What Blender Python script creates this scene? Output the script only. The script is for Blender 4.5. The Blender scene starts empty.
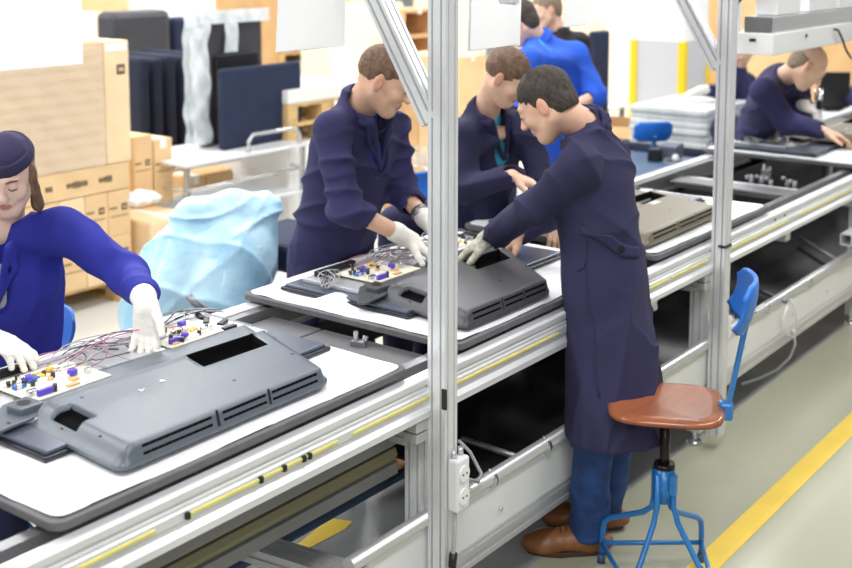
import bpy, bmesh, math, random
import numpy as np
from mathutils import Vector, Matrix, noise
random.seed(7)
SC = bpy.context.scene
COL = SC.collection

# ---------------------------------------------------------------- camera geometry
FPX, PCX, PCY, CAMH, TP = 1200.0, 426.0, 94.0, 2.07, 0.12
PITCH = math.atan(TP)
YAW = math.atan((1340-426)/(FPX/math.cos(PITCH)))
CAM = Vector((-2.64089545, -1.93866125, 2.07))
HH = Vector((math.cos(YAW), math.sin(YAW), 0)); RR = Vector((math.sin(YAW), -math.cos(YAW), 0)); ZZ = Vector((0, 0, 1))
FF = HH*math.cos(PITCH) - ZZ*math.sin(PITCH); UU = ZZ*math.cos(PITCH) + HH*math.sin(PITCH)
def ray(x, y): return FF + RR*((x-PCX)/FPX) - UU*((y-PCY)/FPX)
def at(x, y, d): return CAM + ray(x, y)*d
def atz(x, y, z):
    r = ray(x, y); return CAM + r*((z-CAM.z)/r.z)
def atY(x, y, Y):
    r = ray(x, y); return CAM + r*((Y-CAM.y)/r.y)

# ---------------------------------------------------------------- materials
def mat(name, col, rough=0.5, metal=0.0, noise_amt=0.0, nscale=8.0, bump=0.0, bscale=60.0, col2=None, emit=0.0,
        alpha=1.0, trans=0.0, coat=0.0, sheen=0.0, stretch=None, spec=None, sss=0.0, lo=0.35, hi=0.65):
    m = bpy.data.materials.new(name); m.use_nodes = True
    nt = m.node_tree; b = nt.nodes['Principled BSDF']
    c = (col[0], col[1], col[2], 1)
    b.inputs['Base Color'].default_value = c
    b.inputs['Roughness'].default_value = rough; b.inputs['Metallic'].default_value = metal
    if spec is not None: b.inputs['Specular IOR Level'].default_value = spec
    if coat: b.inputs['Coat Weight'].default_value = coat
    if sheen: b.inputs['Sheen Weight'].default_value = sheen
    if trans: b.inputs['Transmission Weight'].default_value = trans
    if alpha < 1: b.inputs['Alpha'].default_value = alpha
    if sss:
        b.inputs['Subsurface Weight'].default_value = sss; b.inputs['Subsurface Radius'].default_value = (1, .35, .2); b.inputs['Subsurface Scale'].default_value = .006
    if emit:
        b.inputs['Emission Color'].default_value = c; b.inputs['Emission Strength'].default_value = emit
    tc = nt.nodes.new('ShaderNodeTexCoord'); mp = nt.nodes.new('ShaderNodeMapping')
    nt.links.new(tc.outputs['Object'], mp.inputs['Vector'])
    if stretch: mp.inputs['Scale'].default_value = stretch
    if noise_amt or col2:
        n = nt.nodes.new('ShaderNodeTexNoise'); n.inputs['Scale'].default_value = nscale; n.inputs['Detail'].default_value = 5
        nt.links.new(mp.outputs[0], n.inputs['Vector'])
        r = nt.nodes.new('ShaderNodeValToRGB'); r.color_ramp.elements[0].position = lo; r.color_ramp.elements[1].position = hi
        a = noise_amt
        c2 = col2 if col2 else [min(1, v*(1+a)) for v in col]
        c1 = col if col2 else [v*(1-a) for v in col]
        r.color_ramp.elements[0].color = (*c1[:3], 1); r.color_ramp.elements[1].color = (*c2[:3], 1)
        nt.links.new(n.outputs['Fac'], r.inputs[0]); nt.links.new(r.outputs[0], b.inputs['Base Color'])
    if bump:
        n2 = nt.nodes.new('ShaderNodeTexNoise'); n2.inputs['Scale'].default_value = bscale; n2.inputs['Detail'].default_value = 4
        nt.links.new(mp.outputs[0], n2.inputs['Vector'])
        bp = nt.nodes.new('ShaderNodeBump'); bp.inputs['Strength'].default_value = bump; bp.inputs['Distance'].default_value = .01
        nt.links.new(n2.outputs['Fac'], bp.inputs['Height']); nt.links.new(bp.outputs[0], b.inputs['Normal'])
    return m
def S3(r, g, b):   # sRGB 0-255 -> linear
    f = lambda v: (v/255/12.92) if v/255 <= .04045 else ((v/255+.055)/1.055)**2.4
    return (f(r), f(g), f(b))
M = {}
M['alu'] = mat('brushed_aluminium', S3(205,205,205), .32, .55, .04, 3, stretch=(1,30,30))
M['alu_white'] = mat('pale_anodised_aluminium', S3(222,223,225), .36, .3, .05, 4, bump=.03)
M['alu_dark'] = mat('grey_steel', S3(128,128,130), .35, .6, .1, 5)
M['slot'] = mat('profile_groove', S3(120,120,122), .5, .4)
M['panel'] = mat('white_enamel_panel', S3(226,227,227), .35, 0, .02, 3)
M['black_shelf'] = mat('black_glossy_shelf', S3(30,29,30), .12, 0, .3, 4)
M['black'] = mat('black_plastic', S3(24,24,26), .4)
M['void'] = mat('opening_shade_black', S3(16,16,17), .95, spec=.05)  # black stands in for the shade inside cover recesses and vent slots
M['dark_int'] = mat('dark_steel_interior', S3(52,52,54), .4, .3, .2, 5)
M['olive'] = mat('olive_plastic_strip', S3(120,116,88), .4, .1)
M['yellow_tape'] = mat('yellow_strip', S3(222,212,120), .5, 0, .06, 30)
M['foam_dark'] = mat('grey_foam_rim', S3(96,96,98), .8, 0, .1, 20)
M['cloth_white'] = mat('white_felt', S3(244,244,246), .9, 0, .01, 30, bump=.05, bscale=200)
M['tv_grey'] = mat('grey_moulded_plastic', S3(90,97,106), .36, 0, .03, 40, bump=.03, bscale=700)
M['tv_dark'] = mat('charcoal_moulded_plastic', S3(72,73,77), .42, 0, .03, 40, bump=.03, bscale=700)
M['tv_olive'] = mat('olive_grey_plastic', S3(112,104,86), .38, 0, .03, 40, bump=.02, bscale=700)
M['tv_panel'] = mat('blue_grey_sheet_metal', S3(92,98,112), .3, .3, .05, 6)
M['tv_bezel'] = mat('black_bezel', S3(30,33,40), .3)
M['chassis'] = mat('white_pressed_metal', S3(196,197,200), .35, .35, .06, 8)
M['pcb'] = mat('pale_circuit_board', S3(226,222,200), .5, 0, .12, 60)
M['comp_violet'] = mat('violet_component', S3(92,70,190), .4); M['comp_yellow'] = mat('yellow_component', S3(232,186,70), .4)
M['comp_dark'] = mat('dark_component', S3(50,42,40), .4); M['comp_white'] = mat('white_component', S3(236,236,236), .4)
M['comp_blue'] = mat('blue_component', S3(60,110,200), .4)
M['wire_pink'] = mat('pink_wire', S3(176,110,130), .4); M['wire_dark'] = mat('dark_wire', S3(40,36,44), .4)
M['wire_grey'] = mat('grey_wire', S3(170,170,172), .4); M['wire_red'] = mat('red_wire', S3(150,40,60), .4); M['wire_white'] = mat('white_wire', S3(232,232,232), .45)
M['silver'] = mat('bright_steel', S3(215,215,215), .2, .8)
M['skin'] = mat('skin', S3(232,190,164), .5, 0, .06, 25, sss=.15)
M['skin_tan'] = mat('tanned_skin', S3(228,184,156), .5, 0, .07, 25, sss=.15)
M['skin_pale'] = mat('pale_skin', S3(236,200,182), .5, 0, .05, 25, sss=.15)
M['lip'] = mat('lips', S3(200,132,120), .45); M['ear_red'] = mat('flushed_ear', S3(220,162,136), .5)
M['hair_dark'] = mat('dark_brown_hair', S3(62,52,46), .6, 0, .35, 60, bump=.6, bscale=220, stretch=(1,1,.35))
M['hair_brown'] = mat('brown_hair', S3(118,90,70), .6, 0, .3, 60, bump=.6, bscale=220, stretch=(1,1,.35))
M['hair_grey'] = mat('greying_hair', S3(140,122,104), .7, 0, .25, 60, bump=.5, bscale=220)
M['brow'] = mat('eyebrow', S3(80,62,52), .8)
M['navy'] = mat('navy_workwear_cotton', S3(41,39,74), .85, 0, .08, 6, bump=.35, bscale=14)
M['navy2'] = mat('indigo_workwear_cotton', S3(43,41,84), .85, 0, .08, 6, bump=.35, bscale=14)
M['navy_cap'] = mat('dark_navy_cap_cotton', S3(46,40,76), .85, 0, .1, 8, bump=.3, bscale=40)
M['royal'] = mat('royal_blue_cotton', S3(38,44,152), .8, 0, .1, 6, bump=.35, bscale=14)
M['bright_blue'] = mat('bright_blue_cotton', S3(32,88,206), .8, 0, .08, 6, bump=.2, bscale=26)
M['black_cloth'] = mat('black_cloth', S3(34,32,34), .85, 0, .1, 6, bump=.2, bscale=26)
M['jeans'] = mat('blue_denim', S3(36,66,122), .85, 0, .3, 14, bump=.3, bscale=40)
M['tee_grey'] = mat('grey_tshirt', S3(196,198,198), .85); M['tee_blue'] = mat('blue_print_tshirt', S3(52,84,180), .85, 0, .5, 60)
M['tee_cyan'] = mat('cyan_tshirt', S3(70,190,226), .8)
M['glove'] = mat('white_knit_glove', S3(240,236,228), .9, 0, .04, 40, bump=.35, bscale=260)
M['glove_dot'] = mat('grey_coated_glove', S3(206,202,184), .8, 0, .25, 60, bump=.3, bscale=120)
M['shoe'] = mat('brown_leather', S3(132,84,48), .45, 0, .2, 14, bump=.15, bscale=80); M['sole'] = mat('dark_sole', S3(70,48,36), .7)
M['orange_shoe'] = mat('tan_leather', S3(160,112,56), .5)
M['button'] = mat('pale_button', S3(200,205,215), .4)
M['wood_seat'] = mat('varnished_plywood', S3(156,90,54), .3, 0, .12, 5, coat=.4, stretch=(1,6,6))
M['wood_edge'] = mat('plywood_edge', S3(150,84,50), .5, 0, .2, 30)
M['blue_paint'] = mat('chipped_blue_paint', S3(38,118,190), .35, .1, 0, 40, col2=S3(44,124,196), coat=.3)
M['blue_plastic'] = mat('blue_backrest', S3(34,112,206), .45, 0, .04, 8)
M['worn_blue'] = mat('worn_blue_backrest', S3(40,120,200), .5, 0, 0, 14, col2=S3(200,220,236), lo=.52, hi=.6)
M['black_steel'] = mat('black_greased_steel', S3(44,38,36), .3, .6)
M['card'] = mat('corrugated_cardboard', S3(224,190,142), .8, 0, .05, 6, bump=.04, bscale=40)
M['card2'] = mat('light_cardboard', S3(236,208,166), .8, 0, .05, 6)
M['card3'] = mat('brown_cardboard', S3(210,170,120), .8, 0, .06, 6)
M['card_dark'] = mat('dark_cardboard_print', S3(88,72,58), .8)
M['print'] = mat('grey_print', S3(132,112,88), .8)
M['cream'] = mat('cream_wrap', S3(248,234,206), .6, 0, .03, 4)
M['wood_pallet'] = mat('pallet_wood', S3(214,180,122), .8, 0, .15, 10, stretch=(1,8,8))
M['tape'] = mat('white_tape', S3(240,238,232), .5)
M['film'] = mat('stretch_film', S3(238,230,214), .15, 0, 0, 10, alpha=.38, bump=1.0, bscale=24, stretch=(1,1,3.5), coat=.8)
M['paper'] = mat('white_paper', S3(250,250,251), .8)
M['print_grey'] = mat('grey_document_print', S3(196,198,206), .8, 0, .12, 40)
M['navy_pad'] = mat('navy_padded_fabric', S3(26,38,66), .8, 0, .12, 6, bump=.2, bscale=20)
M['black_pad'] = mat('black_padded_fabric', S3(16,24,46), .8, 0, .15, 6)
M['grey_plastic'] = mat('dark_grey_plastic', S3(62,62,68), .5, 0, .1, 5)
M['bubble'] = mat('bubble_wrap', S3(244,247,248), .25, 0, 0, 9, col2=S3(214,224,226), alpha=.85, bump=.9, bscale=22)
M['bag'] = mat('pale_blue_plastic_bag', S3(150,202,230), .42, 0, 0, 4, col2=S3(196,230,244), bump=.8, bscale=13, coat=.15)
M['bag_dark'] = mat('blue_seat_fabric', S3(24,84,150), .6)
M['tube'] = mat('chromed_tube', S3(196,198,198), .25, .7)
M['table_white'] = mat('pale_grey_tabletop', S3(226,228,230), .4)
M['table_blue'] = mat('blue_grey_worktop', S3(62,86,116), .5, 0, .12, 8)
M['wall_white'] = mat('white_wall_paint', S3(240,241,243), .8, 0, .02, 1)
M['wall_grey'] = mat('grey_wall_paint', S3(196,198,203), .7, 0, .03, 1)
M['yellow_paint'] = mat('yellow_floor_paint', S3(240,206,86), .5, 0, .05, 6)
M['yellow_guard'] = mat('yellow_edge_guard', S3(240,204,20), .5)
M['box_orange'] = mat('orange_board', S3(214,172,124), .7, 0, .08, 6)

# ---------------------------------------------------------------- scene graph helpers
ORI = {}
def tag(o, label=None, cat=None, group=None, kind=None):
    if label: o['label'] = label
    if cat: o['category'] = cat
    if group: o['group'] = group
    if kind: o['kind'] = kind
    return o
def empty(name, loc, label=None, cat=None, group=None, kind=None):
    o = bpy.data.objects.new(name, None); COL.objects.link(o); o.location = loc; o.empty_display_size = .05
    ORI[o.name] = Vector(loc); return tag(o, label, cat, group, kind)
def link_mesh(name, me, parent=None, origin=None):
    """vertices of me are in world space"""
    org = Vector(origin) if origin is not None else None
    if org is None:
        if parent is not None: org = ORI[parent.name].copy()
        else:
            n = len(me.vertices); co = np.empty(n*3, 'f'); me.vertices.foreach_get('co', co); co = co.reshape(-1, 3)
            lo, hi = co.min(0), co.max(0); org = Vector(((lo[0]+hi[0])/2, (lo[1]+hi[1])/2, lo[2]))
    me.transform(Matrix.Translation(-org))
    o = bpy.data.objects.new(name, me); COL.objects.link(o); ORI[o.name] = org.copy()
    if parent is not None:
        o.parent = parent; o.location = org - ORI[parent.name]
    else: o.location = org
    return o
def copy_tree(o, parent=None):
    c = o.copy(); COL.objects.link(c)
    if parent is not None: c.parent = parent
    for ch in [x for x in list(o.children)]: copy_tree(ch, c)
    return c

def frame_from(z, xhint=Vector((1, 0, 0))):
    z = z.normalized(); x = xhint - z*xhint.dot(z)
    if x.length < 1e-4: x = Vector((0, 1, 0)) - z*z.y
    x.normalize(); y = z.cross(x)
    return Matrix((x, y, z)).transposed()

class MB:
    def __init__(s): s.bm = bmesh.new(); s.mi = 0
    def _tag(s, fs):
        for f in fs: f.material_index = s.mi
    def box(s, c, d, rot=None, bev=0.0, seg=2):
        """c centre, d full dims, rot Matrix3 or z angle"""
        t = bmesh.new(); bmesh.ops.create_cube(t, size=1)
        for v in t.verts: v.co = Vector((v.co.x*d[0], v.co.y*d[1], v.co.z*d[2]))
        if bev: bmesh.ops.bevel(t, geom=t.edges[:], offset=min(bev, .45*min(d)), segments=seg, profile=.5, affect='EDGES')
        s._merge(t, c, rot); return s
    def _merge(s, t, c=(0, 0, 0), rot=None):
        R = Matrix.Identity(3) if rot is None else (rot if isinstance(rot, Matrix) else Matrix.Rotation(rot, 3, 'Z'))
        c = Vector(c); mp = {}
        for v in t.verts: mp[v] = s.bm.verts.new(R @ v.co + c)
        for f in t.faces:
            try: nf = s.bm.faces.new([mp[v] for v in f.verts]); nf.material_index = s.mi; nf.smooth = f.smooth
            except ValueError: pass
        t.free()
    def bb(s, x0, x1, y0, y1, z0, z1, bev=0.0, rot=None):
        return s.box(((x0+x1)/2, (y0+y1)/2, (z0+z1)/2), (abs(x1-x0), abs(y1-y0), abs(z1-z0)), rot, bev)
    def cyl(s, a, b, r, r2=None, n=16, smooth=True):
        return s.tube([a, b], [r, r if r2 is None else r2], n, smooth)
    def tube(s, pts, r, n=10, smooth=True, caps=True):
        pts = [Vector(p) for p in pts]; k = len(pts)
        rs = r if isinstance(r, (list, tuple)) else [r]*k
        rings = []; prev = None
        for i, p in enumerate(pts):
            d = (pts[min(i+1, k-1)] - pts[max(i-1, 0)]).normalized()
            if prev is None: F = frame_from(d, Vector((0, 0, 1)) if abs(d.z) < .9 else Vector((1, 0, 0)))
            else: F = frame_from(d, prev)
            prev = F.col[0].copy()
            sc = 1.0
            if 0 < i < k-1:
                a = (pts[i]-pts[i-1]).normalized().dot((pts[i+1]-pts[i]).normalized()); sc = 1/max(.5, math.sqrt((1+a)/2))
            rings.append([s.bm.verts.new(p + (F.col[0]*math.cos(t) + F.col[1]*math.sin(t))*rs[i]*(sc if 0 else 1)) for t in [2*math.pi*j/n for j in range(n)]])
        for i in range(k-1):
            for j in range(n):
                f = s.bm.faces.new((rings[i][j], rings[i][(j+1) % n], rings[i+1][(j+1) % n], rings[i+1][j])); f.smooth = smooth; f.material_index = s.mi
        if caps:
            for rg in (list(reversed(rings[0])), rings[-1]):
                try: f = s.bm.faces.new(rg); f.material_index = s.mi
                except ValueError: pass
        return s
    def sph(s, c, r, n=12, sq=(1, 1, 1)):
        t = bmesh.new(); bmesh.ops.create_uvsphere(t, u_segments=n, v_segments=max(6, n//2+1), radius=1)
        rr = (r*sq[0], r*sq[1], r*sq[2])
        for v in t.verts: v.co = Vector((v.co.x*rr[0], v.co.y*rr[1], v.co.z*rr[2]))
        for f in t.faces: f.smooth = True
        s._merge(t, c); return s
    def prism(s, poly, z0, z1, bev=0.0, rot=None, c=(0, 0, 0)):
        t = bmesh.new(); vs = [t.verts.new((p[0], p[1], z0)) for p in poly]; f = t.faces.new(vs)
        r = bmesh.ops.extrude_face_region(t, geom=[f])
        for v in r['geom']:
            if isinstance(v, bmesh.types.BMVert): v.co.z = z1
        bmesh.ops.recalc_face_normals(t, faces=t.faces[:])
        if bev: bmesh.ops.bevel(t, geom=t.edges[:], offset=bev, segments=2, profile=.5, affect='EDGES')
        s._merge(t, c, rot); return s
    def loft(s, sec, p0, p1, x, y):
        """extrude 2D section (list of (a,b)) along p0->p1 with axes x,y"""
        p0, p1, x, y = Vector(p0), Vector(p1), Vector(x), Vector(y)
        A = [s.bm.verts.new(p0 + x*a + y*b) for a, b in sec]; B = [s.bm.verts.new(p1 + x*a + y*b) for a, b in sec]
        n = len(sec); fs = []
        for i in range(n): fs.append(s.bm.faces.new((A[i], A[(i+1) % n], B[(i+1) % n], B[i])))
        fs.append(s.bm.faces.new(A)); fs.append(s.bm.faces.new(B)); s._tag(fs)
        bmesh.ops.recalc_face_normals(s.bm, faces=fs)
        return s
    def quad(s, a, b, c, d):
        f = s.bm.faces.new([s.bm.verts.new(Vector(p)) for p in (a, b, c, d)]); f.material_index = s.mi; return s
    def grid(s, fn, nu, nv, smooth=True, closed_u=False):
        V = [[s.bm.verts.new(Vector(fn(i/(nu), j/(nv)))) for j in range(nv+1)] for i in range(nu if closed_u else nu+1)]
        for i in range(nu):
            for j in range(nv):
                a = V[i]; b = V[(i+1) % len(V)] if closed_u else V[i+1]
                f = s.bm.faces.new((a[j], b[j], b[j+1], a[j+1])); f.smooth = smooth; f.material_index = s.mi
        return s
    def split(s, name, mats, parent, **k):
        bm = s.bm; bm.faces.ensure_lookup_table(); seen = set(); out = []
        for v0 in list(bm.verts):
            if v0 in seen: continue
            st = [v0]; isl = []; seen.add(v0)
            while st:
                v = st.pop(); isl.append(v)
                for e in v.link_edges:
                    o = e.other_vert(v)
                    if o not in seen: seen.add(o); st.append(o)
            n = MB(); mp = {v: n.bm.verts.new(v.co) for v in isl}; fs = set(f for v in isl for f in v.link_faces)
            for f in fs: g = n.bm.faces.new([mp[v] for v in f.verts]); g.smooth = f.smooth; g.material_index = f.material_index
            out.append(n.build(name, mats, parent, **k))
        bm.free(); return out
    def build(s, name, mats, parent=None, origin=None, smooth=None, recalc=True):
        if recalc: bmesh.ops.recalc_face_normals(s.bm, faces=s.bm.faces[:])
        me = bpy.data.meshes.new(name); s.bm.to_mesh(me); s.bm.free()
        for m in (mats if isinstance(mats, (list, tuple)) else [mats]): me.materials.append(M[m] if isinstance(m, str) else m)
        if smooth:
            for p in me.polygons: p.use_smooth = True
        return link_mesh(name, me, parent, origin)

def profile_section(w, h, slots_w=1, slots_h=1, sw=.009, sd=.006):
    """T-slot aluminium section, centred"""
    def side(n, L):
        out = []
        for k in range(n):
            c = -L/2 + L*(k+.5)/n
            out += [(c-sw/2, 0), (c-sw/2, -sd), (c+sw/2, -sd), (c+sw/2, 0)]
        return [(-L/2, 0)] + out
    pts = []
    for (n, L, f) in ((slots_w, w, lambda a, b: (a, -h/2-b)), (slots_h, h, lambda a, b: (w/2+b, a)),
                      (slots_w, w, lambda a, b: (-a, h/2+b)), (slots_h, h, lambda a, b: (-w/2-b, -a))):
        pts += [f(a, b) for a, b in side(n, L)]
    return pts
# ---------------------------------------------------------------- implicit surface mesher for people, cloth and bags
def V3(v): return np.array([v[0], v[1], v[2]], 'f')
class SDF:
    def __init__(s): s.ops = []; s.clips = []; s.lo = np.full(3, 1e9); s.hi = -s.lo
    def _b(s, lo, hi, sub):
        if not sub: s.lo = np.minimum(s.lo, lo); s.hi = np.maximum(s.hi, hi)
    def cap(s, a, b, ra, rb=None, k=.02, n=None, sq=1.0, sub=False):
        a, b = V3(a), V3(b); rb = ra if rb is None else rb
        R = max(ra, rb); lo = np.minimum(a, b)-R; hi = np.maximum(a, b)+R; s._b(lo, hi, sub)
        nn = None if n is None else V3(Vector(n).normalized())
        def f(P):
            q = P-a; ba = b-a; L = float(ba@ba)+1e-12
            t = np.clip((q@ba)/L, 0, 1)
            if nn is None: w = q - t[..., None]*ba
            else:
                w = q - t[..., None]*ba; w = w + (w@nn)[..., None]*nn*(1/sq-1)
            return np.sqrt((w*w).sum(-1)) - (ra+(rb-ra)*t)
        s.ops.append((sub, f, lo, hi, k)); return s
    def chain(s, pts, rs, k=.02, **kw):
        for i in range(len(pts)-1): s.cap(pts[i], pts[i+1], rs[i], rs[i+1], k, **kw)
        return s
    def ell(s, c, r, R=None, k=.02, sub=False):
        c = V3(c); r = np.array(r, 'f'); m = float(r.max()); lo, hi = c-m, c+m; s._b(lo, hi, sub)
        RT = np.eye(3, dtype='f') if R is None else np.array(R, 'f')   # columns = local axes
        def f(P):
            q = (P-c)@RT; k0 = np.sqrt(((q/r)**2).sum(-1)); k1 = np.sqrt(((q/(r*r))**2).sum(-1))+1e-9
            return k0*(k0-1)/k1
        s.ops.append((sub, f, lo, hi, k)); return s
    def clip(s, p, n): s.clips.append((V3(p), V3(Vector(n).normalized()))); return s   # keep the side n points away from
    def raw(s, h, fold=None):
        lo = s.lo-3*h; hi = s.hi+3*h
        N = [int(math.ceil((hi[i]-lo[i])/h))+1 for i in range(3)]
        ax = [(lo[i]+h*np.arange(N[i])).astype('f') for i in range(3)]
        F = np.full(N, .2, 'f')
        for sub, f, a, b, k in s.ops:
            m = k+3*h+.01
            i0 = [max(0, int((a[i]-m-lo[i])/h)) for i in range(3)]; i1 = [min(N[i], int((b[i]+m-lo[i])/h)+2) for i in range(3)]
            if any(i1[i] <= i0[i] for i in range(3)): continue
            X, Y, Z = np.meshgrid(ax[0][i0[0]:i1[0]], ax[1][i0[1]:i1[1]], ax[2][i0[2]:i1[2]], indexing='ij')
            P = np.stack((X, Y, Z), -1); d = f(P).astype('f')
            sl = tuple(slice(i0[i], i1[i]) for i in range(3)); C = F[sl]
            if sub: d = -d; hh = np.maximum(k-np.abs(C-d), 0)/max(k, 1e-6); F[sl] = np.maximum(C, d)+hh*hh*k*.25
            else: hh = np.maximum(k-np.abs(C-d), 0)/max(k, 1e-6); F[sl] = np.minimum(C, d)-hh*hh*k*.25
        if fold is not None:
            msk = np.abs(F) < .03; I = np.nonzero(msk)
            P = np.stack((ax[0][I[0]], ax[1][I[1]], ax[2][I[2]]), -1); F[msk] += fold(P).astype('f')
        for p, n in s.clips:
            D = ((ax[0]-p[0])*n[0])[:, None, None] + ((ax[1]-p[1])*n[1])[None, :, None] + ((ax[2]-p[2])*n[2])[None, None, :]
            F = np.maximum(F, D)
        return nets(F, lo, h)
def nets(F, lo, h):
    S = F < 0; nx, ny, nz = F.shape
    c = np.zeros((nx-1, ny-1, nz-1), 'i2')
    for i in (0, 1):
        for j in (0, 1):
            for k in (0, 1): c += S[i:nx-1+i, j:ny-1+j, k:nz-1+k]
    cells = np.argwhere((c > 0) & (c < 8))
    if len(cells) == 0: return np.zeros((0, 3)), np.zeros((0, 4), int)
    idx = -np.ones(c.shape, 'i4'); idx[tuple(cells.T)] = np.arange(len(cells))
    acc = np.zeros((len(cells), 3)); cnt = np.zeros(len(cells))
    cor = [(i, j, k) for i in (0, 1) for j in (0, 1) for k in (0, 1)]
    val = {q: F[cells[:, 0]+q[0], cells[:, 1]+q[1], cells[:, 2]+q[2]].astype(float) for q in cor}
    for q in cor:
        for a in range(3):
            if q[a] == 0:
                q2 = tuple(1 if t == a else q[t] for t in range(3)); v0, v1 = val[q], val[q2]
                m = (v0 < 0) != (v1 < 0); t = v0[m]/(v0[m]-v1[m])
                p = np.tile(np.array(q, float), (m.sum(), 1)); p[:, a] += t
                acc[m] += p; cnt[m] += 1
    V = lo + h*(cells + acc/cnt[:, None])
    Q = []
    for a in range(3):
        b, d = (a+1) % 3, (a+2) % 3
        s0 = [slice(None)]*3; s1 = [slice(None)]*3; s0[a] = slice(0, -1); s1[a] = slice(1, None)
        A, B = S[tuple(s0)], S[tuple(s1)]
        e = np.argwhere(A != B); e = e[(e[:, b] > 0) & (e[:, d] > 0) & (e[:, b] < F.shape[b]-1) & (e[:, d] < F.shape[d]-1)]
        if len(e) == 0: continue
        def cc(db, dd):
            t = e.copy(); t[:, b] -= db; t[:, d] -= dd; return idx[t[:, 0], t[:, 1], t[:, 2]]
        q = np.stack((cc(1, 1), cc(0, 1), cc(0, 0), cc(1, 0)), -1)
        flip = ~A[tuple(e.T)]; q[flip] = q[flip][:, ::-1]; Q.append(q)
    return V, np.concatenate(Q)
def sdf_mesh(name, parts, mats, parent=None, matfn=None, origin=None):
    """parts: list of (V,Q); joined in one mesh"""
    Vs, Qs, off = [], [], 0
    for V, Q in parts: Vs.append(V); Qs.append(Q+off); off += len(V)
    V = np.concatenate(Vs); Q = np.concatenate(Qs)
    me = bpy.data.meshes.new(name); me.vertices.add(len(V)); me.vertices.foreach_set('co', V.astype('f').ravel())
    me.loops.add(len(Q)*4); me.loops.foreach_set('vertex_index', Q.astype('i4').ravel())
    me.polygons.add(len(Q)); me.polygons.foreach_set('loop_start', np.arange(0, len(Q)*4, 4, dtype='i4'))
    me.polygons.foreach_set('loop_total', np.full(len(Q), 4, 'i4')); me.polygons.foreach_set('use_smooth', np.ones(len(Q), bool))
    for m in (mats if isinstance(mats, (list, tuple)) else [mats]): me.materials.append(M[m] if isinstance(m, str) else m)
    if matfn is not None:
        me.polygons.foreach_set('material_index', matfn(V[Q].mean(1)).astype('i4'))
    me.update(calc_edges=True); me.validate()
    return link_mesh(name, me, parent, origin)
def folds(amp=.004, f=22, seed=0, d=(.3, .2, 1), hip=None, elbows=()):
    rs = np.random.RandomState(seed)
    def mk(dd, n, spread):
        K = []
        for i in range(n):
            v = np.array(dd, float)+rs.normal(0, spread, 3); v = v/np.linalg.norm(v)*f*(.45+.8*rs.rand())
            w = rs.normal(0, 4.5, 3); m = rs.normal(0, 5, 3); K.append((v, w, rs.rand()*6, 1.2+1.4*rs.rand(), m, rs.rand()*6))
        return K
    KD = mk(d, 4, .6); KV = mk((.8, .6, 0), 2, .15)+mk((.6, -.8, 0), 2, .15)
    def run(K, P):
        o = 0
        for v, w, ph, wp, m, p2 in K:
            s_ = np.sin(P@v + ph + wp*np.sin(P@w+p2)); o = o + (1-np.abs(s_))**2.2*np.clip(.5+.8*np.sin(P@m+p2), 0, 1.2)
        return o
    def fn(P):
        o = run(KD, P)
        if hip is not None:
            t = np.clip((P[:, 2]-(hip-.05))/.25, 0, 1); o = o*t + run(KV, P)*(1-t)*1.3
        for E, D in elbows:
            q = P-V3(E); t = q@V3(D); r2 = (q*q).sum(-1); w = np.exp(-r2/.012)
            o = o + w*.8*(1-np.abs(np.sin(25*t+1.6*np.sin(P@np.array([14., 9, -11])))))**1.6
        return -amp*(o-.8)
    return fn

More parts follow.
